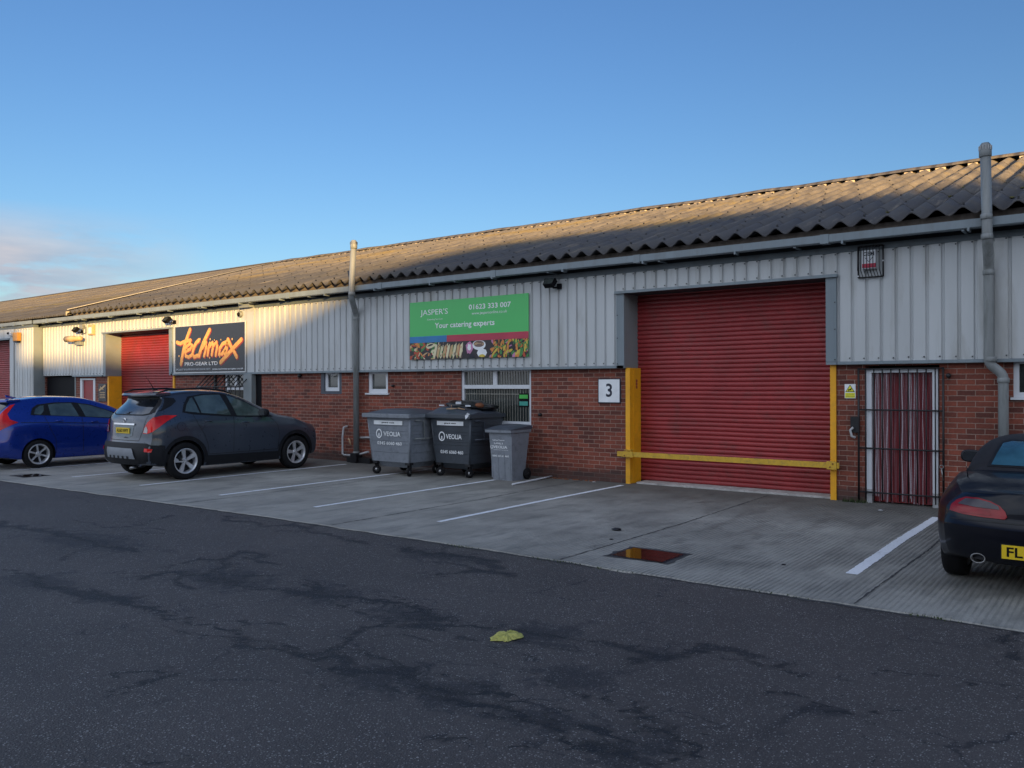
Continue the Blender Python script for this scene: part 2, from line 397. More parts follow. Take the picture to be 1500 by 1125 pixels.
# ------------------------------------------------------------------ world + sun + camera
SUN_AZ, SUN_EL = 130, 7.0     # clockwise from +Y
w = bpy.data.worlds.new('World'); sc.world = w; w.use_nodes = True
nt = w.node_tree; nt.nodes.clear()
out = nt.nodes.new('ShaderNodeOutputWorld'); bg = nt.nodes.new('ShaderNodeBackground'); nt.links.new(bg.outputs[0], out.inputs[0])
sky = nt.nodes.new('ShaderNodeTexSky'); sky.sky_type = 'NISHITA'; sky.sun_disc = False
sky.sun_elevation = R(SUN_EL); sky.sun_rotation = R(SUN_AZ); sky.altitude = 50; sky.air_density = 1.0; sky.dust_density = .6; sky.ozone_density = 3.0
tc = nt.nodes.new('ShaderNodeTexCoord')
gen = tc.outputs['Generated']
sp = N(nt, 'ShaderNodeSeparateXYZ'); L(nt, gen, sp.inputs[0])
# low evening clouds: denser towards the north-west horizon
cl = noise(nt, mapping(nt, gen, (2.2,2.2,9), (0,0,0), (.3,.1,.35)), 3.6, 6, .55, .2)
elev = ramp(nt, sp.outputs[2], [(.0, 1), (.14, 1), (.19, 0)])
west = ramp(nt, math_(nt, 'MULTIPLY', sp.outputs[0], -1.0), [(.83, 0), (.92, 1)])
cm = math_(nt, 'MULTIPLY', math_(nt, 'MULTIPLY', ramp(nt, cl, [(.33, 0), (.46, 1)]), elev), west)
cc = mixc(nt, ramp(nt, noise(nt, mapping(nt, gen, (2.2,2.2,9), (0,0,0), (.3,.1,.31)), 3.5, 4), [(.35, 0), (.65, 1)]), (1.75,1.98,2.45), (2.75,2.55,2.65))
hs = N(nt, 'ShaderNodeHueSaturation'); L(nt, sky.outputs[0], hs.inputs['Color']); hs.inputs['Saturation'].default_value = 1.10; hs.inputs['Value'].default_value = .88
skc = mixc(nt, 1.0, hs.outputs[0], ramp(nt, sp.outputs[2], [(.0, (1.0,.93,.95)), (.25, (1.06,.94,1.0)), (.6, (1.15,.93,1.06))]), 'MULTIPLY')
mix = mixc(nt, math_(nt, 'MULTIPLY', cm, .92), skc, cc)
# added cloud glow behind the camera, unseen, to brighten the shaded front
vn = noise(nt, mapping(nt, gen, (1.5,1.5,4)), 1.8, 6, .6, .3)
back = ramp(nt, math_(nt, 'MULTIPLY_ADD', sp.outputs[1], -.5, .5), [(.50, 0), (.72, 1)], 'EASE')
fill_glow = math_(nt, 'MULTIPLY', back, ramp(nt, vn, [(.30, .55), (.60, 1)]))
mix = mixc(nt, math_(nt, 'MULTIPLY', fill_glow, .9), mix, mixc(nt, vn, (3.7,4.7,6.3), (6.5,6.6,6.9)))
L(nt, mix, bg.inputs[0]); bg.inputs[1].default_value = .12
S = Vector((math.sin(R(SUN_AZ))*math.cos(R(SUN_EL)), math.cos(R(SUN_AZ))*math.cos(R(SUN_EL)), math.sin(R(SUN_EL))))
sl = bpy.data.lights.new('sun', 'SUN'); sl.energy = 5.0; sl.angle = R(.55); sl.color = (1, .63, .23)
so = bpy.data.objects.new('sun', sl); COL.objects.link(so); so.rotation_euler = S.to_track_quat('Z', 'Y').to_euler(); so.location = (30,-40,20)
cam = bpy.data.cameras.new('camera'); co = bpy.data.objects.new('camera', cam); COL.objects.link(co); sc.camera = co
YAW, ROLL, F = .647745, -.00302864, 1218.28
r0 = Vector((math.cos(YAW), math.sin(YAW), 0)); fw = Vector((-math.sin(YAW), math.cos(YAW), 0)); u0 = r0.cross(fw)
rr = r0*math.cos(ROLL)+u0*math.sin(ROLL); uu = -r0*math.sin(ROLL)+u0*math.cos(ROLL)
co.matrix_world = Matrix(((rr.x, uu.x, -fw.x, 0), (rr.y, uu.y, -fw.y, -12.8658), (rr.z, uu.z, -fw.z, 1.7517), (0,0,0,1)))
cam.sensor_width = 36; cam.lens = F/1500*36; cam.clip_end = 2000; cam.clip_start = .05
sc.view_settings.view_transform = 'Standard'; sc.view_settings.look = 'None'; sc.view_settings.exposure = 1.0

# ------------------------------------------------------------------ ground
CR = [  # cracks: polylines on the tarmac (x, y), width
 ([(-10.1,-9.2),(-8.3,-9.3),(-7.2,-9.2),(-6.4,-9.25),(-5.6,-9.15),(-4.9,-9.15)], .030),
]
def build_ground():
    x0, x1, y0, y1, st = -20.0, 3.0, -12.9, -5.9, .05
    nx = int((x1-x0)/st)+1; ny = int((y1-y0)/st)+1
    X, Y = np.meshgrid(np.linspace(x0, x1, nx), np.linspace(y0, y1, ny))
    def segd(a, b_):
        ax, ay = a; bx, by = b_
        dx, dy = bx-ax, by-ay; t = np.clip(((X-ax)*dx+(Y-ay)*dy)/(dx*dx+dy*dy), 0, 1)
        return np.hypot(X-ax-t*dx, Y-ay-t*dy)
    D = np.full(X.shape, 9.0)
    rgk = random.Random(77)
    def frac(pl, k):
        for _ in range(k):
            q = [pl[0]]
            for a, b_ in zip(pl, pl[1:]):
                l = math.hypot(b_[0]-a[0], b_[1]-a[1]); o_ = rgk.gauss(0, .13)*l if l > .08 else 0
                nx_, ny_ = -(b_[1]-a[1])/max(l, 1e-6), (b_[0]-a[0])/max(l, 1e-6); t = rgk.uniform(.35, .65)
                q += [(a[0]+(b_[0]-a[0])*t+nx_*o_, a[1]+(b_[1]-a[1])*t+ny_*o_), b_]
            pl = q
        return pl
    allc = []
    for pl, wd in CRACKS:
        f_ = frac(pl, 3); allc.append((f_, wd))
        for i in range(2, len(f_)-1):
            if rgk.random() < .16:
                a = rgk.uniform(0, 2*PI); x, y = f_[i]; br_ = [(x, y)]
                for _ in range(rgk.randint(2, 5)):
                    a += rgk.gauss(0, .5); l = rgk.uniform(.08, .28); x += math.cos(a)*l*1.3; y += math.sin(a)*l*.7; br_.append((x, y))
                allc.append((frac(br_, 1), wd*.45))
    for pl, wd in allc:
        for a, b_ in zip(pl, pl[1:]): D = np.minimum(D, segd(a, b_)/wd)
    Sx = np.zeros(X.shape)
    for (cx, cy, rx, ry, rot, amt) in STAINS:
        c, s = math.cos(rot), math.sin(rot)
        u = ((X-cx)*c+(Y-cy)*s)/rx; v = (-(X-cx)*s+(Y-cy)*c)/ry
        Sx = np.maximum(Sx, amt*np.clip(1-np.sqrt(u*u+v*v)*.75, 0, 1))
    edge = EDGE(X)
    verts = np.stack([X, Y, np.full(X.shape, -.012)], -1).reshape(-1, 3)
    idx = np.arange(nx*ny).reshape(ny, nx)
    faces = np.stack([idx[:-1,:-1], idx[:-1,1:], idx[1:,1:], idx[1:,:-1]], -1).reshape(-1, 4)
    me = bpy.data.meshes.new('road'); me.from_pydata(verts.tolist(), [], faces.tolist())
    me.materials.append(MATS['asphalt'])
    a = me.attributes.new('crack', 'FLOAT', 'POINT'); a.data.foreach_set('value', D.reshape(-1).astype(np.float32))
    a = me.attributes.new('stain', 'FLOAT', 'POINT'); a.data.foreach_set('value', Sx.reshape(-1).astype(np.float32))
    o = bpy.data.objects.new('road', me); COL.objects.link(o); tag(o, kind='structure')
    # the rest of the yard, out to the horizon, butted round the detailed road
    bm = BM()
    for (a0, a1, b0, b1) in ((-600, x0, -600, y1), (x1, 600, -600, y1), (x0, x1, -600, y0), (-600, 600, y1, 600)):
        quad(bm, [(a0,b0,-.012),(a1,b0,-.012),(a1,b1,-.012),(a0,b1,-.012)])
    o = mesh_obj('ground', bm, 'asphalt'); tag(o, kind='structure')
    a = o.data.attributes.new('crack', 'FLOAT', 'POINT'); a.data.foreach_set('value', np.full(len(o.data.vertices), 9.0, np.float32))
def EDGE(x):
    return -6.0-.16*np.clip((-np.asarray(x)-9)/4, 0, 3.0)
CRACKS = [
 ([(-8.74,-9.47),(-7.94,-9.50),(-7.48,-9.47),(-6.85,-9.43),(-6.37,-9.40),(-5.92,-9.43),(-5.56,-9.43),(-5.29,-9.35),(-4.98,-9.37),(-4.55,-9.38),(-4.31,-9.38)], 0.03),
 ([(-4.31,-9.38),(-3.85,-9.44),(-3.51,-9.25),(-3.16,-9.28),(-2.85,-9.30),(-2.45,-9.34),(-2.18,-9.44),(-1.90,-9.42)], 0.035),
 ([(-4.33,-9.31),(-4.47,-8.75),(-4.46,-8.53),(-4.17,-8.36),(-3.98,-8.28),(-3.71,-8.14)], 0.03),
 ([(-6.09,-7.97),(-5.50,-8.30),(-5.31,-8.21),(-4.95,-8.17),(-4.65,-8.08),(-4.18,-8.20)], 0.04),
 ([(-7.25,-8.82),(-7.28,-8.50),(-6.94,-8.43),(-6.50,-8.44),(-6.08,-8.49),(-5.61,-8.32)], 0.035),
 ([(-6.94,-8.43),(-7.35,-7.98),(-7.60,-7.52),(-7.18,-7.65)], 0.04),
 ([(-11.85,-8.26),(-11.18,-8.29),(-10.20,-8.28),(-9.28,-8.29),(-8.47,-8.25)], 0.045),
 ([(-11.24,-7.68),(-10.14,-7.65),(-10.32,-7.01),(-10.46,-6.69)], 0.025),
 ([(-9.81,-6.29),(-8.75,-6.52),(-8.19,-6.23),(-7.39,-6.38),(-6.82,-6.49)], 0.04),
 ([(-3.61,-8.11),(-3.08,-8.02),(-2.64,-8.00),(-2.45,-8.00),(-2.09,-7.59),(-1.92,-7.61)], 0.022),
 ([(-2.45,-8.00),(-2.56,-8.24)], 0.03),
 ([(-1.83,-7.62),(-1.75,-7.79),(-1.62,-7.88)], 0.015),
 ([(-1.33,-7.48),(-1.06,-7.36),(-0.58,-7.22)], 0.015),
 ([(-1.71,-8.22),(-1.48,-8.18),(-1.35,-8.30),(-1.16,-8.16),(-0.98,-7.97)], 0.018),
 ([(-2.82,-8.81),(-2.54,-8.88),(-2.39,-8.83),(-2.19,-8.98),(-2.01,-9.07),(-1.80,-9.11),(-1.70,-9.09)], 0.02),
 ([(-0.70,-6.06),(-0.66,-6.67)], 0.03),
 ([(-4.64,-10.44),(-4.73,-10.23),(-4.64,-10.02)], 0.012),
 ([(-3.84,-10.86),(-3.67,-10.79),(-3.58,-10.65)], 0.012),
 ([(-5.21,-7.15),(-4.99,-6.81),(-4.61,-6.78)], 0.03),
 ([(-6.32,-6.36),(-5.68,-6.42),(-5.17,-6.38)], 0.05),
]
STAINS = [
 (-3.58,-9.33,0.37,0.41,0.64,1.0),
 (-3.13,-9.32,0.35,0.25,0.19,1.0),
 (-1.95,-9.32,0.35,0.25,0.43,1.0),
 (-2.53,-9.29,0.41,0.21,0.21,1.0),
 (-9.55,-8.23,1.07,0.45,0.05,1.0),
 (-6.76,-9.36,0.41,0.24,0.09,1.0),
 (-6.67,-8.40,0.67,0.41,0.03,1.0),
 (-5.47,-8.22,0.48,0.38,0.05,1.0),
 (-2.53,-7.98,0.17,0.18,0.40,1.0),
 (-1.34,-8.27,0.19,0.12,0.54,1.0),
 (-5.85,-6.55,0.72,0.33,0.00,1.0),
 (-3.36,-8.03,0.43,0.38,0.07,1.0),
 (-4.45,-8.29,0.47,0.27,0.03,1.0),
 (-2.72,-8.67,0.31,0.33,-0.15,1.0),
 (-3.11,-9.10,0.20,0.21,0.05,1.0),
 (-7.89,-9.46,0.68,0.29,0.06,1.0),
]
build_ground()

# ---- concrete apron with a slightly ragged road edge
bm = BM()
xs = np.arange(-70, 8.01, .12)
rng = np.random.RandomState(3); jit = np.convolve(rng.randn(len(xs)), np.ones(4)/4, 'same')*.028
prev = None
for x, j in zip(xs, jit):
    y = float(EDGE(x))+j
    a = bm.verts.new((x, y-.012, -.012)); b_ = bm.verts.new((x, y, .0)); c_ = bm.verts.new((x, .3, .0))
    if prev: bm.faces.new((prev[0], a, b_, prev[1])); bm.faces.new((prev[1], b_, c_, prev[2]))
    prev = (a, b_, c_)
o = mesh_obj('parking_apron', fix(bm), 'concrete'); tag(o, kind='structure')
def ribbon(name, pts, wfun, z, m, step=.06, seed=1, amp=.3, wander=.01):
    rg = random.Random(seed); bm = BM(); prev = None
    for (ax, ay), (bx, by) in zip(pts, pts[1:]):
        n = max(1, int(math.hypot(bx-ax, by-ay)/step)); dx, dy = bx-ax, by-ay; l = math.hypot(dx, dy)
        for i in range(n+1):
            t = i/n; px = ax+dx*t; py = ay+dy*t; ww = wfun*(1+rg.uniform(-amp, amp)); o_ = rg.uniform(-wander, wander)
            nx, ny = -dy/l, dx/l
            a = bm.verts.new((px+nx*(ww/2+o_), py+ny*(ww/2+o_), z)); b_ = bm.verts.new((px-nx*(ww/2-o_), py-ny*(ww/2-o_), z))
            if prev: bm.faces.new((prev[0], a, b_, prev[1]))
            prev = (a, b_)
    fix(bm)
    for f in bm.faces:
        if f.normal.z < 0: f.normal_flip()
    return mesh_obj(name, bm, m)
# joint of old tar between the slab and the road
ex = [(x, float(EDGE(x))-.022) for x in np.arange(-40, 6, .5)]
tag(ribbon('slab_edge_joint', ex, .055, -.008, 'tarpaint', seed=4, amp=.7, wander=.012), kind='structure')
for jx in (-1.82, -4.62, -8.05, -11.3, -14.9):
    tag(ribbon('slab_joint', [(jx, -5.97), (jx+.04, -3.2), (jx-.03, -.06)], .016, .0035, 'tarpaint', seed=int(-jx*10), amp=.6, wander=.006), kind='structure')
# bay markings
for x, ya, yb, wd in ((-2.12,-4.92,-.92,.11), (-7.13,-5.0,-.30,.085), (-9.42,-5.1,-.95,.085), (-11.66,-5.15,-.35,.085), (-13.93,-5.22,-.50,.085), (-16.28,-5.28,-.4,.085), (-18.58,-5.4,-.4,.085), (-20.95,-5.5,-.4,.085), (-23.3,-5.6,-.4,.085)):
    o = ribbon('bay_line', [(x, ya), (x-.02, (ya+yb)/2), (x, yb)], wd, .004, 'line_paint', step=.05, seed=int(-x*7), amp=.09, wander=.003); tag(o, kind='structure')
# moss along the slab edge
def tuft_field(name, spots, label, cat, m='moss', h=.03, n=40, spread=.07, seed=5, kind='stuff'):
    rg = random.Random(seed); bm = BM()
    for (x, y) in spots:
        for _ in range(n):
            px, py = x+rg.gauss(0, spread*2.2), y+rg.gauss(0, spread*.3); hh = h*rg.uniform(.3, 1.2); a = rg.uniform(0, 6.28); ww = rg.uniform(.004, .010)
            dx, dy = math.cos(a)*ww, math.sin(a)*ww; lx, ly = rg.uniform(-.5,.5)*hh, rg.uniform(-.5,.5)*hh
            bm.faces.new([bm.verts.new(c) for c in ((px-dx,py-dy,-.01),(px+dx,py+dy,-.01),(px+lx+dx*.3,py+ly,hh))])
    o = mesh_obj(name, bm, m); return tag(o, label, cat, kind=kind)
tuft_field('moss', [(-3.95,-6.02),(-4.6,-6.02),(-2.6,-6.0),(-1.2,-6.0),(-5.9,-6.02)], 'moss and weed in the joint between concrete and tarmac', 'moss', h=.009, n=46)
tuft_field('weeds', [(-3.42,-.12),(-3.3,-.10)], 'small weeds at the wall foot right of the yellow post', 'weeds', h=.07, n=60, spread=.035, seed=9)

# ---- drains holding water
def drain(x0, x1, y0, y1, label, seed, irregular=.02, skew=0.0):
    r = root('drain_cover', ((x0+x1)/2, (y0+y1)/2, 0), label, 'drain cover')
    rg = random.Random(seed)
    def outline(o_, j):
        pts = []; cs = [(x0-o_, y0-o_), (x1+o_, y0-o_*.3+skew), (x1+o_, y1+o_), (x0-o_, y1+o_-skew)]
        for (ax, ay), (bx, by) in zip(cs, cs[1:]+cs[:1]):
            for i in range(7):
                t = i/7; pts.append((ax+(bx-ax)*t+rg.uniform(-j, j), ay+(by-ay)*t+rg.uniform(-j, j)))
        return pts
    ground_poly('rim', outline(.055, .022), .0045, 'tarpaint', parent=r)
    ground_poly('frame', outline(.012, .006), .0065, 'iron', parent=r)
    ground_poly('water', outline(-.015, irregular), .0085, 'water', parent=r)
    return r
drain(-4.32, -3.72, -5.52, -5.02, 'flooded square drain cover in the concrete before the red shutter', 11, .008)
drain(-17.45, -16.95, -5.85, -5.45, 'dark wet drain cover in the concrete beside the blue car', 12, .03)
# yellow paint blob on the tarmac
rg = random.Random(21); pts = []
for k in range(44):
    t = 2*PI*k/44; rr_ = 1+.22*math.sin(2*t+.6)+.12*math.sin(5*t)+rg.uniform(-.10, .10)
    pts.append((-3.53+.125*rr_*math.cos(t)*.72-.035*math.sin(t), -8.27+.135*rr_*math.sin(t)))
bm = BM(); vs = [bm.verts.new((x, y, .006+rg.uniform(0, .008))) for x, y in pts]; cv = bm.verts.new((-3.53,-8.27,.014))
ring2 = [bm.verts.new((-3.53+(x+3.53)*.6, -8.27+(y+8.27)*.6, .012+rg.uniform(-.006,.008))) for x, y in pts]
for k in range(44):
    bm.faces.new((vs[k], vs[(k+1)%44], ring2[(k+1)%44], ring2[k])); bm.faces.new((ring2[k], ring2[(k+1)%44], cv))
for v in vs: v.co.z -= .016
mat('spill', (.42,.40,.10), .7, 0, .25, 30, bmp=.3, dirt=(.20,.20,.08))
tag(mesh_obj('paint_spill', fix(bm), 'spill'), 'flattened patch of yellow stuff stuck to the dark tarmac', 'paint spill')
# stray bits near the wall
rg = random.Random(5)
for k, (x, y, s, m_, lb) in enumerate(((-5.0,-4.2,.05,'iron','flat dark scrap lying on the concrete left of the drain'), (-2.75,-4.9,.018,'iron','dark pebble on the concrete between drain and white line'), (-4.75,-4.75,.02,'iron','small dark chip just left of the flooded drain'), (-7.75,-.22,.03,'white_dirty','pale pebble on the ground under the number sign'), (-2.85,-.75,.03,'white_dirty','pale scrap on the concrete before the barred door'))):
    bm = BM(); bmesh.ops.create_icosphere(bm, subdivisions=2, radius=s)
    for v in bm.verts: v.co = Vector((v.co.x*rg.uniform(.8,1.5), v.co.y*rg.uniform(.7,1.1), v.co.z*.35+s*.3)); 
    for v in bm.verts: v.co += Vector((x, y, 0))
    tag(mesh_obj('scrap' if m_ == 'iron' else 'pebble', bm, m_), lb, 'debris')
bm = BM()
for k in range(46):
    t = rg.random(); x = -8.9+t*1.1; y = -.05-rg.random()*.07-.04*(1-t); s = rg.uniform(.008, .03)
    box(bm, x-s, x+s, y-s*.6, y+s*.6, 0, s*.6)
tag(mesh_obj('wall_foot_debris', bm, 'rust'), 'strip of broken mortar and leaf litter along the wall foot', 'debris', kind='stuff')

# ------------------------------------------------------------------ near building
XR, XL = 3.2, -29.9      # near building right end / left end
TZ = 2.02                # underside of the cladding
bld = root('industrial_building', (-13, 0, 0), 'long brick and ribbed metal industrial unit under a corrugated roof', 'building')
# brick wall by cells around openings, with reveals
OPEN = [(-1.36, .25, 1.52, 2.06), (-3.23, -2.25, -.01, 2.0), (-7.21, -3.64, -.01, 2.06), (-11.04, -9.28, .93, 2.06), (-13.77, -13.14, 1.53, 2.06), (-15.36, -14.64, 1.53, 2.06), (-19.25, -18.05, 1.0, 2.06), (-25.24, -21.54, -.01, 2.06), (-27.05, -26.05, -.01, 1.98), (-29.5, -27.3, -.01, 2.06)]
def wall_cells(x0, x1, z0, z1, y, openings, depth, m, name, parent):
    X = sorted({x0, x1, *[q for o_ in openings for q in o_[:2]]}); X = [x for x in X if x0 <= x <= x1]
    Z = sorted({z0, z1, *[max(z0, min(z1, q)) for o_ in openings for q in o_[2:]]})
    bm = BM()
    for a, b_ in zip(X, X[1:]):
        for c, d in zip(Z, Z[1:]):
            mx, mz = (a+b_)/2, (c+d)/2
            if any(o_[0] < mx < o_[1] and o_[2] < mz < o_[3] for o_ in openings): continue
            quad(bm, [(a,y,c),(b_,y,c),(b_,y,d),(a,y,d)])
    for (a, b_, c, d) in openings:
        d = min(d, z1); c = max(c, z0)
        quad(bm, [(a,y,c),(a,y,d),(a,y+depth,d),(a,y+depth,c)]); quad(bm, [(b_,y,d),(b_,y,c),(b_,y+depth,c),(b_,y+depth,d)])
        if c > z0: quad(bm, [(a,y,c),(a,y+depth,c),(b_,y+depth,c),(b_,y,c)])
    bmesh.ops.remove_doubles(bm, verts=bm.verts, dist=1e-5)
    return mesh_obj(name, bm, m, parent)
wall_cells(XL, XR, -.02, 2.05, 0, OPEN, .42, 'brick', 'brick_wall', bld)
# dark interior backing so that nothing is open to the sky
bm = BM(); box(bm, XL, XR, .45, .5, -.02, 3.6); mesh_obj('inner_wall', bm, 'black', bld)
bm = BM(); quad(bm, [(XR,-.04,-.02),(XR,15.4,-.02),(XR,15.4,4.0),(XR,7.6,6.4),(XR,-.04,4.0)]); quad(bm, [(XL,15.4,-.02),(XL,.45,-.02),(XL,.45,4.0),(XL,7.6,6.4),(XL,15.4,4.0)])
quad(bm, [(XR,15.4,-.02),(XL,15.4,-.02),(XL,15.4,4.0),(XR,15.4,4.0)])
mesh_obj('end_wall', bm, 'brick', bld)

# ribbed cladding: crown .15, narrow groove, real profile, screws top and bottom
def cladding(parent, x0, x1, z0, z1, y, name='cladding', pitch=.2, phase=0.0, holes=()):
    bm = BM(); prof = []
    k0 = math.floor((x0-phase)/pitch)-1; k1 = math.ceil((x1-phase)/pitch)+1
    for k in range(k0, k1+1):
        b_ = phase+k*pitch
        prof += [(b_+.000, y+.028), (b_+.022, y+.028), (b_+.036, y), (b_+.105, y-.0015), (b_+.186, y)]
    X = sorted({x0, x1, *[q for h_ in holes for q in h_[:2] if x0 < q < x1], *[p_[0] for p_ in prof if x0 < p_[0] < x1]})
    def yy(x): return float(np.interp(x, [p_[0] for p_ in prof], [p_[1] for p_ in prof]))
    Z = sorted({z0, z1, *[max(z0, min(z1, q)) for h_ in holes for q in h_[2:]]})
    for a, b_ in zip(X, X[1:]):
        for c, d in zip(Z, Z[1:]):
            mx, mz = (a+b_)/2, (c+d)/2
            if any(h_[0] < mx < h_[1] and h_[2] < mz < h_[3] for h_ in holes): continue
            ya, yb = yy(a), yy(b_)
            quad(bm, [(a,ya,c),(b_,yb,c),(b_,yb,d),(a,ya,d)])
    bmesh.ops.remove_doubles(bm, verts=bm.verts, dist=1e-5)
    rgn = random.Random(int(abs(x0)*10))
    for k in range(k0, k1):
        sx = phase+k*pitch+.172
        if not x0 < sx < x1: continue
        zs = [z0+.045+rgn.uniform(-.006,.006), z1-.06+rgn.uniform(-.012,.012)]
        for h_ in holes:
            if h_[0] < sx < h_[1]: zs.append(h_[3]+.05); zs = [q for q in zs if not (h_[2] <= q <= h_[3])]
        for q in zs: box(bm, sx-.009, sx+.009, y-.012, y+.004, q-.009, q+.009, 1)
    return mesh_obj(name, bm, ['clad', 'screw'], parent)
CY = -.075
H3 = (-7.352, -3.608, 2.0, 3.36); HT = (-25.357, -21.523, 2.0, 3.36)
cladding(bld, -17.8, XR, 2.068, 3.72, CY, holes=[H3])
cladding(bld, -29.45, -18.2, 2.068, 3.72, CY, holes=[HT, (-21.36, -18.2, 2.0, 2.1)])
# flat corner piece beside the boxed steel column
bm = BM(); box(bm, -18.2, -17.8, CY-.02, CY+.03, 2.068, 3.72); mesh_obj('flat_cladding_strip', bm, 'clad', bld)
bm = BM(); box(bm, -18.20, -17.86, -.13, .05, 0, 2.02); box(bm, -18.23, -17.80, -.24, -.10, 3.70, 3.81); mesh_obj('column', bm, 'trim_light', bld)
bm = BM(); box(bm, -17.85, -17.62, .0-.004, .02, 0, 2.0); mesh_obj('dark_gap', bm, 'black', bld)
# drip trims and flashings
bm = BM()
for a, b_ in ((-3.60, XR), (-21.60, -7.37+.16), (-27.35, -25.44)):
    box(bm, a, b_, -.105, .0, 2.025, 2.07)
mesh_obj('drip_trim', bm, 'trim', bld)
bm = BM(); box(bm, XL, XR, -.085, -.03, 3.685, 3.775); mesh_obj('fascia', bm, 'fascia', bld)
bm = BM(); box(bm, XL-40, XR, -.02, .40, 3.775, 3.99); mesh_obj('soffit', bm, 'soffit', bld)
bm = BM(); box(bm, XL, XR, -.24, -.19, 3.90, 4.03); mesh_obj('eaves_filler', bm, 'closure', bld)
def opening(parent, a, b_, ztop, side=.155, back=.42, post_l=True):
    bm = BM()
    box(bm, a-side, a-.002, CY-.035, CY+.02, 2.07, ztop-.002); box(bm, b_+.002, b_+side, CY-.035, CY+.02, 2.07, ztop-.002)     # front jamb flashings
    box(bm, a-side-.02, b_+side+.02, CY-.075, CY-.0, ztop, ztop+.045)       # head flashing
    box(bm, a-side, a-.002, -.105, CY+.02, 2.025, 2.068); box(bm, b_+.002, b_+side, -.105, CY+.02, 2.025, 2.068)
    for x_, z_ in [(a-side+.02, q) for q in (2.10, 2.55, 2.95)]+[(b_+side-.02, q) for q in (2.10, 2.55, 2.95)]:
        box(bm, x_-.009, x_+.009, CY-.043, CY-.03, z_-.009, z_+.009, 1)
    mesh_obj('door_flashing', bm, ['trim', 'screw'], parent)
    bm = BM(); quad(bm, [(a,CY-.03,2.03),(a,back,2.03),(a,back,ztop),(a,CY-.03,ztop)]); quad(bm, [(b_,CY-.03,2.03),(b_,CY-.03,ztop),(b_,back,ztop),(b_,back,2.03)])
    mesh_obj('jamb_lining', bm, 'trim_light', parent)
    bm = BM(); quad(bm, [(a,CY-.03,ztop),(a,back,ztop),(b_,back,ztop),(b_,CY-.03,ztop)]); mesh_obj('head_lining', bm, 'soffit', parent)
def shutter(parent, a, b_, z0, z1, y, pitch=.076):
    bm = BM(); n = int((z1-z0)/pitch); cs = []
    for k in range(n+1):
        zb = z0+k*pitch
        for t, d in ((0,0),(.06,-.004),(.14,-.015),(.35,-.022),(.60,-.022),(.85,-.015),(.94,-.004)):
            cs.append((zb+t*pitch, y+d))
    pv = None; nx = 30
    for z, yy in cs:
        if z > z1: break
        q = []
        for i in range(nx+1):
            x = a+(b_-a)*i/nx
            q.append(bm.verts.new((x, yy+.006*math.sin(2.1*x+1.3*z)*math.sin(1.7*z)+.0035*math.sin(7.3*x+5.1*z)+.012*math.exp(-((x-a-(b_-a)*.3)/.25)**2-((z-.75)/.2)**2), z+.0025*math.sin(3.3*x+z*2))))
        if pv:
            for i in range(nx): bm.faces.new((pv[i], pv[i+1], q[i+1], q[i]))
        pv = q
    o = mesh_obj('roller_shutter', bm, 'red_door', parent); return o
opening(bld, -7.195, -3.765, 3.325)
shutter(bld, -7.2, -3.64, .03, 3.33, .40)
opening(bld, -25.20, -21.68, 3.325)
shutter(bld, -25.2, -21.5, .03, 3.33, .40)
bm = BM(); box(bm, -7.05, -3.72, .05, .44, 0, .032, bev=.006); mesh_obj('threshold', bm, 'sill_concrete', bld)

# guttering with unions, clips
def gutter(parent, a, b_, yf=-.375, z0=3.805, z1=3.925, arms=True, m='trim'):
    bm = BM(); prof = [(-.24, z1-.01), (-.24, z0+.01), (-.26, z0), (yf+.012, z0), (yf, z0+.012), (yf, z1), (yf+.014, z1), (yf+.014, z0+.02), (-.255, z0+.02)]
    ra = [bm.verts.new((a, y, z)) for y, z in prof]; rb = [bm.verts.new((b_, y, z)) for y, z in prof]
    for i in range(len(prof)-1): bm.faces.new((ra[i], ra[i+1], rb[i+1], rb[i]))
    g = mesh_obj('gutter', bm, m, parent)
    bm = BM(); x = a+1.0; k = 0
    while x < b_-.3:
        if k % 2 == 0: box(bm, x-.06, x+.06, yf-.010, -.25, z0-.010, z1+.006)
        x += 1.55; k += 1
    x = a+1.75
    while x < b_:
        box(bm, x-.014, x+.014, yf-.008, -.23, z0-.035, z0+.018); x += 1.62
    mesh_obj('gutter_bracket', bm, m, g)
    if arms:
        bm = BM(); x = a+.6
        while x < b_: box(bm, x-.02, x+.02, yf+.03, -.05, 3.782, 3.800); x += 2.25
        mesh_obj('gutter_arm', bm, m, g)
    return g
gutter(bld, -29.5, XR)

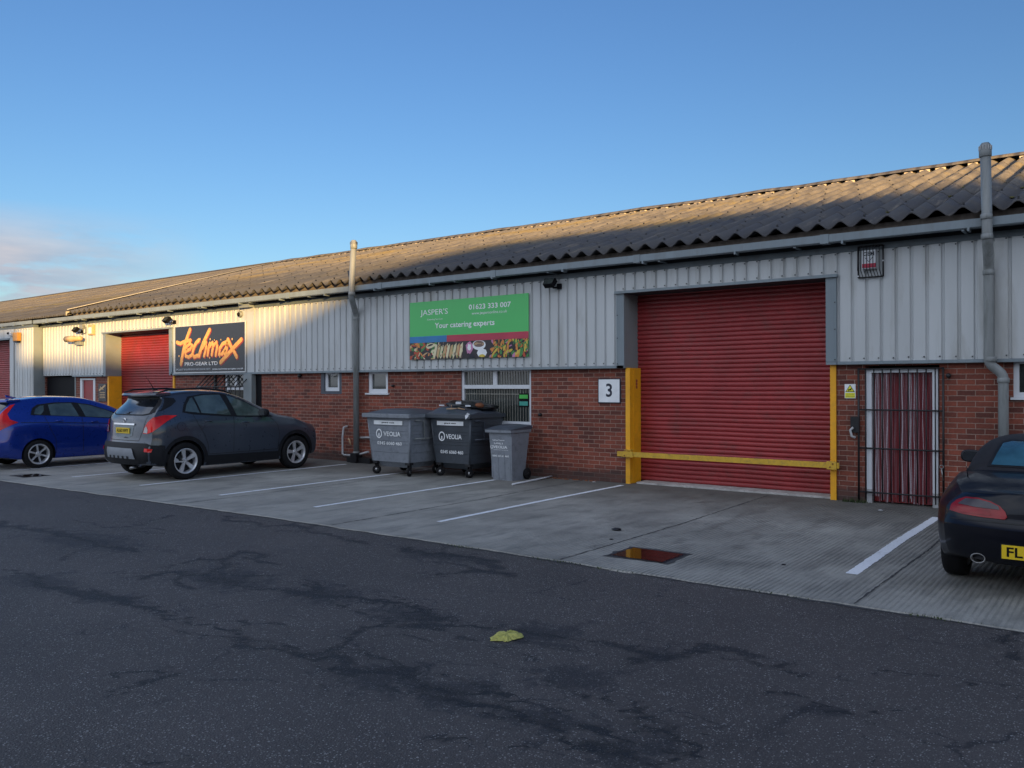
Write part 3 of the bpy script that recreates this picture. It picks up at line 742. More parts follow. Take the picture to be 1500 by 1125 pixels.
# corrugated roof in overlapping courses
def roof(parent, x0, x1, y0, y1, z0, slope, ncourse, pitch=.316, amp=.052, name='roof', seed=1, phase=0):
    bm = BM(); rgx = random.Random(seed); L_ = (y1-y0)/ncourse
    def prof(x):
        t = ((x-phase)/pitch) % 1.0
        # rounded crest, nearly straight flanks, tight valley
        v = math.cos(2*PI*t); return amp*(v*.82+.18*math.cos(2*PI*t)*abs(math.cos(2*PI*t)))
    n = int((x1-x0)/pitch*10); xs_ = [x0+(x1-x0)*i/n for i in range(n+1)]
    sheetw = pitch*3
    off = {}
    for c in range(ncourse):
        ya = y0+c*L_-(.14 if c else 0); yb = y0+(c+1)*L_
        pv = None
        for x in xs_:
            key = (c, math.floor((x+.37*pitch*(c%2))/sheetw))
            if key not in off: off[key] = (rgx.uniform(-.003,.004), rgx.uniform(-.02,.02))
            dz, dy = off[key]
            lift = .016 if c else 0
            h_ = prof(x)
            va = Vector((x, ya+dy, z0+slope*(ya-y0)+h_+lift+dz)); vb = Vector((x, yb, z0+slope*(yb-y0)+h_+dz*.3+.004))
            t_ = .016
            q = (bm.verts.new(vb), bm.verts.new(va), bm.verts.new(va-Vector((0,-.003,t_))), bm.verts.new(vb-Vector((0,0,t_))))
            if pv:
                f = bm.faces.new((pv[0], pv[1], q[1], q[0])); f.smooth = True
                bm.faces.new((pv[1], pv[2], q[2], q[1]))
                f = bm.faces.new((pv[2], pv[3], q[3], q[2])); f.smooth = True
            pv = q
    o = mesh_obj(name, bm, 'roof_sheet', parent); return o
RY0, RZ0, RS = -.40, 4.055, .305
RIDGE_Y = 7.6; RIDGE_Z = RZ0+RS*(RIDGE_Y-RY0)
rf = roof(bld, -26.95, XR+.3, RY0, RIDGE_Y, RZ0, RS, 7)
bm = BM(); yA = RIDGE_Y; n = 60
pts = [(-.30, -.075), (-.24, -.020), (-.06, .045), (.06, .045), (.24, -.02), (.30, -.075)]
rgr = random.Random(8); pv = None
for i in range(37):
    x = -26.95+i*(XR+.3+26.95)/36; dz = rgr.uniform(-.012, .018)+.055
    q = [bm.verts.new((x, yA+a, RIDGE_Z+c+dz)) for a, c in pts]
    if pv:
        for k in range(5): bm.faces.new((pv[k], q[k], q[k+1], pv[k+1]))
    pv = q
ridge = mesh_obj('ridge_capping', fix(bm), 'roof_sheet', rf)
# pale mortar bedding blobs along the ridge
bm = BM()
x = -26.9
while x < XR:
    if rgr.random() < .7: box(bm, x-.07, x+.08+rgr.random()*.05, yA-.335, yA-.28, RIDGE_Z-.115, RIDGE_Z-.045)
    x += .316
mat('mortar_pale', (.62,.50,.34), .9, 0, .2, 8); mesh_obj('ridge_bedding', bm, 'mortar_pale', rf)
# roof fixings and moss clumps
bm = BM(); rgb_ = random.Random(41)
for c in range(7):
    for k in range(95):
        if (k+c) % 2: continue
        x = math.floor(-26.8/.316)*.316+k*.316+.316; y = RY0+.10+c*(RIDGE_Y-RY0)/7
        if x > XR: break
        z = RZ0+RS*(y-RY0)+.052+.012
        box(bm, x-.012, x+.012, y-.012, y+.012, z-.01, z+.02)
o = mesh_obj('fixings', bm, 'iron', rf); o['kind'] = 'stuff'
bm = BM()
for k in range(150):
    x = math.floor(rgb_.uniform(-26, XR)/.316)*.316+.158+rgb_.gauss(0, .02); c = rgb_.randint(1, 6); y = RY0+c*(RIDGE_Y-RY0)/7-.14+rgb_.gauss(0, .05)
    z = RZ0+RS*(y-RY0)-.045+.02; q = bmesh.ops.create_icosphere(bm, subdivisions=1, radius=rgb_.uniform(.015, .045))
    for v in q['verts']: v.co = Vector((x+v.co.x*rgb_.uniform(.7,1.4), y+v.co.y*rgb_.uniform(.8,1.6), z+v.co.z*.6))
o = mesh_obj('moss_clumps', bm, 'moss_roof', rf); o['kind'] = 'stuff'
# rear slope
bm = BM(); quad(bm, [(-26.95,yA,RIDGE_Z),(XR+.3,yA,RIDGE_Z),(XR+.3,15.6,RIDGE_Z-RS*8),(-26.95,15.6,RIDGE_Z-RS*8)]); mesh_obj('rear_roof', bm, 'roof_sheet', bld)
# verge strip at the left end of the near roof
bm = BM(); 
for (a, z_) in ((-27.03, 0),):
    quad(bm, [(a-.05,RY0-.02,RZ0+.03),(a+.13,RY0-.02,RZ0+.085),(a+.13,RIDGE_Y,RIDGE_Z+.085),(a-.05,RIDGE_Y,RIDGE_Z+.03)])
    quad(bm, [(a-.05,RY0-.02,RZ0-.10),(a-.05,RY0-.02,RZ0+.03),(a-.05,RIDGE_Y,RIDGE_Z+.03),(a-.05,RIDGE_Y,RIDGE_Z-.10)])
tube(bm, [(-26.98,RY0-.02,RZ0+.085),(-26.98,RIDGE_Y,RIDGE_Z+.085)], .014, 6)
mesh_obj('verge', bm, 'verge_pale', bld)

# windows -----------------------------------------------------------
def window(parent, x0, x1, z0, z1, y=.06, frame=.065, mull=(), trans=None, sill=True, sillw=.03, lights=None):
    bm = BM()
    box(bm, x0, x0+frame, y-.03, y+.04, z0, z1); box(bm, x1-frame, x1, y-.03, y+.04, z0, z1)
    box(bm, x0+frame, x1-frame, y-.03, y+.04, z0, z0+frame); box(bm, x0+frame, x1-frame, y-.03, y+.04, z1-frame*.6, z1)
    top0 = z0+frame
    if trans is not None:
        box(bm, x0+frame, x1-frame, y-.034, y+.04, trans, trans+frame*1.25); top0 = trans+frame*1.25
    for mx in mull: box(bm, mx-frame*.8, mx+frame*.8, y-.034, y+.04, top0, z1-frame*.6)
    f = mesh_obj('window', bm, 'white', parent)
    bm = BM(); box(bm, x0+frame, x1-frame, y+.012, y+.02, z0+frame, z1-frame*.6); mesh_obj('pane', bm, 'glass_win', f)
    if sill:
        bm = BM(); box(bm, x0-sillw, x1+sillw, -.045, y+.03, z0-.035, z0-.001, bev=.004); mesh_obj('sill', bm, 'white', f)
    return f
window(bld, -1.36, .25, 1.555, 2.04, mull=(-.55,))
window(bld, -13.77, -13.14, 1.56, 2.04, frame=.09, sillw=.05)
w2 = window(bld, -15.24, -14.72, 1.60, 2.04, frame=.085, sill=False)
bm = BM(); box(bm, -15.36, -15.24, .0, .1, 1.53, 2.04); box(bm, -14.72, -14.64, .0, .1, 1.53, 2.04); box(bm, -15.24, -14.72, .0, .1, 1.53, 1.60); mesh_obj('surround', bm, 'lead', w2)
bm = BM(); tube(bm, [(-15.05,.02,1.93),(-14.80,-.08,2.01)], .012, 6); mesh_obj('stay', bm, 'white_dirty', w2)
big = window(bld, -11.04, -9.28, .965, 2.04, frame=.06, mull=(-10.18,), trans=1.66)
bm = BM()   # security grille bars behind the glass line, with a horizontal rail
for k in range(26):
    x = -10.93+k*.0645*1.0
    if x > -9.36: break
    box(bm, x-.003, x+.003, .060, .068, 1.03, 2.0)
box(bm, -10.97, -9.35, .058, .070, 1.548, 1.560); mesh_obj('security_bars', bm, 'bar_beige', big)
bm = BM(); box(bm, -9.60, -9.37, .046, .054, 1.31, 1.57); st = mesh_obj('sticker_panel', bm, 'black', big)
bm = BM(); box(bm, -9.585, -9.385, .036, .042, 1.47, 1.545, 0); box(bm, -9.585, -9.385, .036, .042, 1.335, 1.415, 1)
mat('sticker_green', (.05,.42,.06), .4); mat('sticker_teal', (.04,.30,.24), .4); mesh_obj('sticker', bm, ['sticker_green', 'sticker_teal'], st)
tw = window(bld, -19.2, -18.1, 1.0, 2.04, frame=.06, mull=(-18.75,), trans=1.62)
# anti-theft cage in front of that window: sloping bars then vertical
cg = root('window_cage', (-19.0, -.2, 1.5), 'black sloping steel cage over the window behind the grey car', 'window cage')
bm = BM()
for k in range(11):
    x = -19.95+k*.19
    tube(bm, [(x,-.02,2.0),(x-.03,-.32,1.70),(x-.03,-.32,.95)], .014, 6)
mesh_obj('bar', bm, 'iron', cg)
bm = BM(); tube(bm, [(-20.0,-.33,1.70),(-18.0,-.33,1.70)], .018, 6); tube(bm, [(-20.0,-.33,.97),(-18.0,-.33,.97)], .018, 6); mesh_obj('rail', bm, 'iron', cg)
bm = BM(); box(bm, -19.62, -19.55, -.05, 0, .9, 2.0); mesh_obj('side_plate', bm, 'iron', cg)

# barred side door of unit three ------------------------------------
bm = BM()
box(bm, -3.21, -3.14, -.02, .06, .20, 1.955); box(bm, -2.335, -2.265, -.02, .06, .20, 1.955); box(bm, -3.14, -2.335, -.02, .06, 1.90, 1.955)
dr = mesh_obj('door_frame', bm, 'white', bld)
bm = BM(); box(bm, -3.21, -3.14, -.02, .06, 0, .199); box(bm, -2.335, -2.265, -.02, .06, 0, .199); mesh_obj('frame_foot', bm, 'white_dirty', dr)
bm = BM(); box(bm, -3.14, -2.335, .10, .14, .02, 1.90); dl = mesh_obj('door', bm, 'red_door', bld)
# strip curtain: chains/strips of red and white in front of the door, each strip a wavy ribbon
bm = BM(); rgc = random.Random(14)
nst = 46
for k in range(nst):
    x = -3.125+k*.78/nst; wd = rgc.uniform(.006, .016); yy = .03+rgc.uniform(-.015, .02)
    mi = rgc.choice((0,0,1,1,2)); 
    if k in (2,6,7,29,30): mi = 2
    pv = None; z1 = rgc.choice((.02,.05,.10,.03)); tw_ = rgc.uniform(-.6,.6)
    for i in range(13):
        z = 1.90-(1.90-z1)*i/12; xx = x+.005*math.sin(i*.9+k)+.004*i/12*tw_
        q = (bm.verts.new((xx-wd/2, yy+.004*math.sin(i*1.7+k), z)), bm.verts.new((xx+wd/2, yy-.004*math.sin(i*1.3+k), z)))
        if pv:
            f = bm.faces.new((pv[0], pv[1], q[1], q[0])); f.material_index = mi
        pv = q
mat('strip_pink', (.20,.085,.10), .35, 0, .3, 60); mat('strip_white', (.40,.34,.37), .3, 0, .3, 60); mat('strip_red', (.16,.02,.03), .35, 0, .3, 60)
sc_ = mesh_obj('strip_curtain', bm, ['strip_red', 'strip_pink', 'strip_white'], dl)
gr = root('door_grille', (-2.75, -.06, 0), 'black barred security gate over the red side door', 'security gate')
bm = BM()
for x in (-3.31, -2.19): tube(bm, [(x,-.06,.0),(x,-.06,1.97)], .015, 6)
for z in (1.955, 1.36, .80, .16): tube(bm, [(-3.31,-.06,z),(-2.19,-.06,z)], .013, 6)
mesh_obj('gate_frame', bm, 'iron', gr)
bm = BM()
for k in range(9):
    x = -3.215+k*.1155; tube(bm, [(x,-.058,.05),(x,-.058,1.955)], .009, 6)
mesh_obj('bars', bm, 'iron', gr)
bm = BM(); box(bm, -3.42, -3.30, -.09, -.02, 1.02, 1.26, bev=.01); lk = mesh_obj('lock_box', bm, 'iron', gr)
bm = BM(); tube(bm, [(-3.37,-.12,1.10),(-3.41,-.13,1.06),(-3.39,-.13,.97),(-3.34,-.12,.95)], .017, 8); mesh_obj('padlock', bm, 'white_dirty', lk)
bm = BM(); tube(bm, [(-2.21,-.09,.56),(-2.19,-.09,.40)], .008, 6); 
for k in range(8):
    t = 2*PI*k/8; t2 = 2*PI*(k+1)/8
    tube(bm, [(-2.21+.025*math.cos(t),-.09,.585+.025*math.sin(t)),(-2.21+.025*math.cos(t2),-.09,.585+.025*math.sin(t2))], .006, 5)
mesh_obj('bolt', bm, 'steel', gr)
# small dark wall fittings
for (x, z, s, lb) in ((-2.13,1.85,.035,'black round sounder on bricks above the parked black car'), (-9.05,1.17,.035,'black stub on bricks between window and number sign'), (-12.95,1.72,.03,'black stub on bricks right of the small white window'), (-16.1,1.97,.05,'black bracket under the cladding left of the dark framed window')):
    bm = BM(); lathe(bm, [(-.07,0.0),(-.07,s*.7),(-.03,s),(.0,s*.8)], (x, 0, z), 'Y', 12); tag(mesh_obj('wall_fitting', bm, 'iron'), lb, 'wall fitting')

# yellow posts and barrier ------------------------------------------
def post(x0, x1, y0, y1, h, label, flange=True, m='yellow'):
    r = root('protection_post', ((x0+x1)/2, y0, 0), label, 'post', 'yellow steel posts beside the roller shutters')
    bm = BM(); box(bm, x0, x1, y0, y0+.012, 0, h); mesh_obj('front_plate', bm, m, r)
    bm = BM(); box(bm, x0+.01 if flange else x0+.002, x1-.002, y0+.0125, y1, 0, h-.004); mesh_obj('web', bm, m, r)
    return r
pA = post(-7.215, -7.13, -.03, .37, 2.03, 'yellow steel post left of the large red shutter')
bm = BM(); box(bm, -7.13, -7.122, .10, .13, 0, 2.02); mesh_obj('rib', bm, 'yellow', pA)
bm = BM()
for z in (1.80, 1.745, 1.69): lathe(bm, [(0,.0),(.004,.022),(.0,.03)], (-7.129, .22, z), 'X', 10)
mesh_obj('red_mark', bm, 'print_red', pA)
post(-3.725, -3.64, -.03, .30, 2.03, 'yellow steel post right of the large red shutter')
post(-25.25, -25.16, -.03, .37, 2.03, 'wide yellow post left of the sunlit red shutter')
post(-21.62, -21.54, -.03, .30, 2.03, 'narrow yellow post between far shutter and brickwork')
br = root('barrier_bar', (-5.4, -.09, .5), 'yellow horizontal security bar across the large red shutter', 'barrier')
bm = BM(); box(bm, -7.34, -3.58, -.115, -.075, .480, .565, bev=.004); mesh_obj('bar', bm, 'yellow_old', br)
bm = BM(); box(bm, -3.75, -3.61, -.135, -.116, .465, .585, bev=.003); box(bm, -7.22, -7.02, -.135, -.116, .475, .575, bev=.003); box(bm,-7.2,-7.06,-.12,.0,.588,.60); mesh_obj('clamp', bm, 'yellow_old', br)
bm = BM()
for x, z in ((-3.70,.50),(-3.66,.55),(-7.18,.5)): lathe(bm, [(-.012,0),(-.012,.010),(0,.012)], (x,-.136,z), 'Y', 8)
mesh_obj('bolt', bm, 'rust', br)

# vent/soil pipes ----------------------------------------------------
def vent(label, pts, r, cap=True, collars=(), loc=None):
    rt = root('vent_pipe', loc or pts[0], label, 'vent pipe')
    # round the bends
    P = [Vector(p) for p in pts]; out_ = [P[0]]
    for a, b_, c in zip(P, P[1:], P[2:]):
        d1 = (a-b_); d2 = (c-b_); l = min(.07, d1.length/2.2, d2.length/2.2)
        p1 = b_+d1.normalized()*l; p3 = b_+d2.normalized()*l
        for t in (0, .33, .66, 1): out_.append(p1*(1-t)**2+b_*2*t*(1-t)+p3*t*t)
    out_.append(P[-1])
    bm = BM(); tube(bm, out_, r, 20); mesh_obj('pipe', bm, 'pipe', rt)
    for (p, d) in collars:
        bm = BM(); p = Vector(p); d = Vector(d).normalized(); tube(bm, [p-d*.035, p-d*.028, p+d*.028, p+d*.035], [r+.002, r+.010, r+.010, r+.002], 20); mesh_obj('collar', bm, 'pipe', rt)
    if cap:
        bm = BM(); t = P[-1]; tube(bm, [t+Vector((0,0,-.14)), t+Vector((0,0,-.13)), t+Vector((0,0,-.06)), t+Vector((0,0,.02)), t+Vector((0,0,.045))], [r+.004, r+.012, r+.012, r+.0, r*.7], 20)
        cp = mesh_obj('cap', bm, 'pipe', rt)
        bm = BM()
        for k in range(14):
            a = 2*PI*k/14; x, y = t.x+math.cos(a)*(r+.010), t.y+math.sin(a)*(r+.010); box(bm, x-.006, x+.006, y-.006, y+.006, t.z-.05, t.z+.005)
        mesh_obj('cage', bm, 'steel', cp)
    return rt
vent('grey vent pipe beside the parked black car, rising above the roof', [(-1.46,-.13,0),(-1.46,-.13,1.86),(-1.62,-.17,2.0),(-1.62,-.17,3.30),(-1.60,-.44,3.62),(-1.62,-.45,4.84)], .063,
     collars=[((-1.46,-.13,1.78),(0,0,1)), ((-1.60,-.17,2.06),(0,0,1)), ((-1.62,-.17,3.22),(0,0,1)), ((-1.61,-.45,3.92),(0,0,1)), ((-1.605,-.44,3.66),(0,0,1))])
vent('grey vent pipe left of the green banner, kinked below the gutter', [(-14.02,-.12,0),(-14.02,-.12,3.32),(-13.82,-.44,3.68),(-13.72,-.45,4.86)], .065,
     collars=[((-14.02,-.12,3.22),(0,0,1)), ((-13.80,-.44,3.74),(0,0,1)), ((-14.02,-.12,.22),(0,0,1))])
vp = root('waste_pipework', (-14.2,-.1,.1), 'pale bent waste pipes low on the wall at the foot of the kinked vent pipe', 'waste pipe')
bm = BM(); tube(bm, [(-14.42,-.02,.80),(-14.47,-.09,.78),(-14.50,-.10,.55),(-14.50,-.10,.17),(-14.44,-.10,.15),(-14.1,-.10,.15),(-13.65,-.10,.26)], .024, 10); mesh_obj('pipe', bm, 'white_dirty', vp)
bm = BM(); tube(bm, [(-14.0,-.06,.56),(-13.5,-.06,.58)], .022, 10); mesh_obj('branch_pipe', bm, 'white_dirty', vp)
bm = BM(); box(bm, -14.30, -13.55, -.16, .0, .0, .12, bev=.01); box(bm, -14.12, -13.92, -.22, -.04, 0, .22, bev=.02); mesh_obj('gully', bm, 'iron', vp)
bm = BM(); tube(bm, [(-14.36,-.05,.52),(-14.28,-.09,.50),(-14.24,-.09,.38)], .02, 8); mesh_obj('tap', bm, 'wood', vp)

# ------------------------------------------------------------------ far building (steps forward)
far = root('far_industrial_building', (-45, 0, 0), 'sunlit far unit with grey metal front stepping forward at the left edge', 'building')
FX = -29.50; FY = -.34
cladding(far, -31.0, FX, 1.2, 3.70, FY, name='cladding', pitch=.2)
bm = BM(); box(bm, -31.30, -31.0, FY-.03, FY+.02, 1.2, 3.40); box(bm, -66, -31.0, FY-.02, FY+.02, 3.40, 3.7); mesh_obj('door_flashing', bm, 'clad', far)
bm = BM(); box(bm, -35.1, -31.30, FY-.05, FY+.0, 3.345, 3.395); mesh_obj('head_flashing', bm, 'trim', far)
shutter(far, -35.0, -31.3, .03, 3.35, FY+.30)
bm = BM(); box(bm, -66, -35.1, FY-.02, FY+.02, 0, 3.4); mesh_obj('front_wall', bm, 'clad', far)
bm = BM(); quad(bm, [(FX,FY-.02,1.25),(FX,.0,1.25),(FX,.0,3.70),(FX,FY-.02,3.70)]); mesh_obj('return_wall', bm, 'trim_light', far)
bm = BM(); box(bm, -31.3, FX, FY-.01, FY+.06, 0, 1.2); mesh_obj('brick_plinth', bm, 'brick', far)
bm = BM(); box(bm, -31.3, FX-.0, FY-.05, FY-.0, 1.2, 1.24); mesh_obj('drip_trim', bm, 'trim', far)
bm = BM(); box(bm, -66, XL+.0, .0, .1, 0, 3.7); mesh_obj('inner_wall', bm, 'black', far)
gutter(far, -66, -29.5, arms=True, yf=-.41)
bm = BM(); box(bm, -66, -29.52, -.36, -.19, 3.70, 3.79); mesh_obj('fascia', bm, 'fascia', far)
bm = BM(); box(bm, -66, -26.95, -.24, -.19, 3.90, 4.03); mesh_obj('eaves_filler', bm, 'closure', far)
FR = 10.0
rf2 = roof(far, -66, -27.0, RY0+.02, FR, RZ0-.05, RS-.006, 8, pitch=.146, amp=.026, seed=4)
fz = RZ0-.05+(RS-.006)*(FR-RY0)
bm = BM(); quad(bm, [(-66,FR-.2,fz-.02),(-27.0,FR-.2,fz-.02),(-27.0,FR,fz+.06),(-66,FR,fz+.06)]); quad(bm, [(-66,FR,fz+.06),(-27.0,FR,fz+.06),(-27.0,18,fz-2.6),(-66,18,fz-2.6)]); mesh_obj('ridge_capping', bm, 'roof_sheet', rf2)
bm = BM(); quad(bm, [(-27.0,-.04,3.7),(-27.0,18,3.7),(-27.0,18,fz-2.6),(-27.0,FR,fz)]); quad(bm, [(-66,18,0),(-66,-.04,0),(-66,-.04,4.0),(-66,FR,fz),(-66,18,4)]); mesh_obj('gable', bm, 'brick', far)
bm = BM(); pv=None
for i in range(60):
    x=-60+i*.5; a=2.9+.25*math.sin(i*.7)+.1*math.sin(i*2.1); 
    q=(bm.verts.new((x,a,RZ0-.05+(RS-.006)*(a-RY0-.02)+.034)),bm.verts.new((x,a+.7,RZ0-.05+(RS-.006)*(a+.7-RY0-.02)+.034)))
    if pv: bm.faces.new((pv[0],q[0],q[1],pv[1]))
    pv=q
mesh_obj('lichen_band', bm, 'lichen_streak', rf2)

# techmax entrance: dark recess, red door, small poster
bm = BM(); box(bm, -29.46, -27.36, .06, .10, 0, 2.02); bk = mesh_obj('black_entrance_board', bm, 'black', bld)
bm = BM(); box(bm, -27.36, -27.30, -.02, .1, 0, 2.02); mesh_obj('edge_strip', bm, 'trim_light', bk)
bm = BM(); box(bm, -27.04, -26.90, .0, .08, 0, 1.97); box(bm, -26.20, -26.07, .0, .08, 0, 1.97); box(bm, -26.90, -26.20, .0, .08, 1.92, 1.97); df = mesh_obj('door_frame', bm, 'white', bld)
bm = BM(); box(bm, -26.90, -26.20, .05, .09, 0, 1.92); mesh_obj('door', bm, 'red_door', bld)
ps = root('wall_poster', (-25.6,-.02,1.6), 'small black poster with pale print beside the far yellow post', 'poster')
bm = BM(); box(bm, -25.83, -25.34, -.02, -.004, 1.25, 1.80); mesh_obj('board', bm, 'sign_black', ps)
bm = BM(); stroke_poly(bm, [(-25.76,1.60),(-25.60,1.66),(-25.42,1.74)], .06, -.024); stroke_poly(bm, [(-25.70,1.70),(-25.52,1.62)], .03, -.026)
for z in (1.52,1.46,1.41,1.36): box(bm, -25.74, -25.42, -.024, -.022, z, z+.018)
mesh_obj('print', bm, 'food_tan', ps)
sw = root('wall_switch', (-20.3,-.02,1.6), 'small white box on the bricks above the grey car roof', 'switch box')
bm = BM(); box(bm, -20.42, -20.26, -.05, 0, 1.52, 1.72, bev=.008); mesh_obj('case', bm, 'white', sw)
bm = BM(); box(bm, -20.36, -20.32, -.056, -.05, 1.58, 1.65); mesh_obj('slot', bm, 'iron', sw)

# ------------------------------------------------------------------ the building opposite (behind the camera): it throws the long evening shadow
opp = root('opposite_building', (40,-58,0), 'two storey workshop across the yard, outside the picture', 'building')
prof = [(-20,13.25),(28.7,13.25),(28.7,12.13),(40.7,12.13),(44.95,13.42),(48.6,14.75),(50.4,15.3),(110,15.3)]
bm = BM(); f_ = [(x,-50,z) for x, z in prof]; b2 = [(x+19,-66,z) for x, z in prof]
quad(bm, [(110,-50,0),(-20,-50,0)]+f_); quad(bm, [(-1,-66,0),(129,-66,0)]+b2[::-1])
mesh_obj('wall', fix(bm), 'brick', opp)
bm = BM()
for (a, b_), (c, d) in zip(zip(f_, b2), zip(f_[1:], b2[1:])): quad(bm, [a, b_, d, c])
quad(bm, [(-20,-50,0),(-1,-66,0),b2[0],f_[0]]); quad(bm, [(110,-50,0),(129,-66,0),b2[-1],f_[-1]])
mesh_obj('roof', bm, 'roof_sheet', opp)
for k in range(14):
    x = -14+k*8.6
    bm = BM(); box(bm, x, x+2.2, -50.0, -49.95, 1.2, 2.4); box(bm, x, x+2.2, -50.0, -49.95, 4.2, 5.4); wf = mesh_obj('window', bm, 'white', opp)
    bm = BM(); box(bm, x+.1, x+2.1, -49.95, -49.94, 1.3, 2.3); box(bm, x+.1, x+2.1, -49.95, -49.94, 4.3, 5.3); mesh_obj('pane', bm, 'glass_win', wf)

# ------------------------------------------------------------------ signs
def u(x0, x1, t): return x0+(x1-x0)*t
# green catering banner
jb = root('catering_banner', (-10.8, -.13, 2.27), 'green catering banner with phone number and food pictures, on the ribbed cladding', 'banner')
JX0, JX1, JZ0, JZ1, JY = -12.36, -9.25, 2.27, 3.475, -.105
bm = BM(); box(bm, JX0, JX1, JY-.008, JY, JZ0, JZ1); mesh_obj('panel', bm, 'print_green', jb)
def jz(t): return JZ0+(JZ1-JZ0)*t
bm = BM(); box(bm, JX0, u(JX0,JX1,.335), JY-.0105, JY-.0085, jz(.29), jz(.40)); mesh_obj('blue_band', bm, 'print_blue', jb)
bm = BM(); box(bm, u(JX0,JX1,.3355), JX1, JY-.0105, JY-.0085, jz(.29), jz(.40)); mesh_obj('crimson_band', bm, 'print_crimson', jb)
FM = ['print_dark','food_red','food_tan','food_cream','food_pink','food_brown','food_orange','food_leaf','food_yellow','print_white','print_navy']
bm = BM(); quad(bm, [(JX0,JY-.009,JZ0),(JX1,JY-.009,JZ0),(JX1,JY-.009,jz(.29)),(JX0,JY-.009,jz(.29))], 0)
rg = random.Random(31); lay = [JY-.0092]
def blob(cx, cz, a, b_, rot, mi, n=9, j=.18):
    lay[0] -= .000035
    pts = []
    for k in range(n):
        t = 2*PI*k/n; q = 1+rg.uniform(-j, j); x = a*q*math.cos(t); z = b_*q*math.sin(t)
        X_ = cx+x*math.cos(rot)-z*math.sin(rot); Z_ = cz+x*math.sin(rot)+z*math.cos(rot)
        pts.append((min(JX1, max(JX0, X_)), lay[0], min(jz(.289), max(JZ0, Z_))))
    try: quad(bm, pts, mi)
    except Exception: pass
hgt = jz(.29)-JZ0
for k in range(70):     # antipasti
    t = rg.random()*.25; blob(u(JX0,JX1,t), JZ0+rg.random()*hgt, rg.uniform(.03,.085), rg.uniform(.012,.035), rg.uniform(-1.2,1.2), rg.choice((1,1,1,6,2,3,0,7,5)))
blob(u(JX0,JX1,.19), JZ0+hgt*.8, .13, .05, .2, 3); blob(u(JX0,JX1,.19), JZ0+hgt*.84, .09, .022, .2, 0)
for k in range(9):      # sandwiches standing on end
    x = u(JX0,JX1,.235+.028*k); blob(x, JZ0+hgt*rg.uniform(.40,.5), .045, .17, -.25+rg.uniform(-.05,.05), 3 if k % 2 == 0 else 2, n=5, j=.08); blob(x+.035, JZ0+hgt*.42, .009, .15, -.25, (5,7,0,1)[k % 4], n=7)
for k in range(26): blob(u(JX0,JX1,.26+rg.random()*.22), JZ0+rg.random()*hgt, .012, .03, -.3, rg.choice((5,0,7,3,2)))
blob(u(JX0,JX1,.53), JZ0+hgt*.62, .10, .12, 0, 4); blob(u(JX0,JX1,.53), JZ0+hgt*.66, .05, .06, 0, 9, j=.3)
blob(u(JX0,JX1,.61), JZ0+hgt*.74, .17, .10, 0, 9, n=14, j=.03); blob(u(JX0,JX1,.61), JZ0+hgt*.80, .14, .065, 0, 5, n=14, j=.05)
for k in range(14): blob(u(JX0,JX1,.57+rg.random()*.08), JZ0+hgt*(.74+rg.random()*.12), .03, .005, rg.uniform(-.5,.5), 2)
blob(u(JX0,JX1,.635), JZ0+hgt*.28, .13, .085, 0, 9, n=8, j=.06); blob(u(JX0,JX1,.635), JZ0+hgt*.12, .07, .03, 0, 8)
for k in range(12): blob(u(JX0,JX1,.52+rg.random()*.05), JZ0+rg.random()*hgt*.25, .02, .018, 0, 10)
for k in range(120):    # salads
    t = .70+rg.random()*.30; blob(u(JX0,JX1,t), JZ0+rg.random()*hgt, rg.uniform(.03,.08), rg.uniform(.012,.032), rg.uniform(.3,1.9), rg.choice((7,7,7,6,8,6,1,4,0,8)))
mesh_obj('food_picture', bm, FM, jb)
ty = JY-.0095
text("JASPER'S", u(JX0,JX1,.10), u(JX0,JX1,.345), jz(.735), jz(.86), ty, 'print_white', jb)
text("Catering Services", u(JX0,JX1,.16), u(JX0,JX1,.30), jz(.665), jz(.70), ty, 'print_white', jb)
text("01623 333 007", u(JX0,JX1,.525), u(JX0,JX1,.865), jz(.805), jz(.89), ty, 'print_white', jb, bold=.018)
text("www.jaspersonline.co.uk", u(JX0,JX1,.55), u(JX0,JX1,.835), jz(.705), jz(.765), ty, 'print_white', jb)
text("Your catering experts", u(JX0,JX1,.23), u(JX0,JX1,.735), jz(.50), jz(.62), ty, 'print_white', jb, bold=.016)
# black workshop sign with orange brush lettering
tm = root('workshop_sign', (-19.7, -.13, 2.09), 'black sign with orange brush lettering beside the sunlit red shutter', 'sign')
TX0, TX1, TZ0, TZ1, TY = -21.33, -18.13, 2.10, 3.35, -.115
bm = BM(); box(bm, TX0, TX1, TY-.012, TY, TZ0, TZ1); mesh_obj('board', bm, 'sign_black', tm)
bm = BM(); box(bm, TX0-.03, TX0-.0, TY-.016, TY, TZ0-.03, TZ1+.03); box(bm, TX1+.0, TX1+.03, TY-.016, TY, TZ0-.03, TZ1+.03); box(bm, TX0, TX1, TY-.016, TY, TZ0-.03, TZ0); box(bm, TX0, TX1, TY-.016, TY, TZ1, TZ1+.02)
mesh_obj('frame', bm, 'sign_frame', tm)
def tmx(px, py):
    a = (px-80)/1325.0; top = 185-90*a; bot = 1040-25*a
    return (TX0+(TX1-TX0)*a, TZ1-(TZ1-TZ0)*(py-top)/(bot-top))
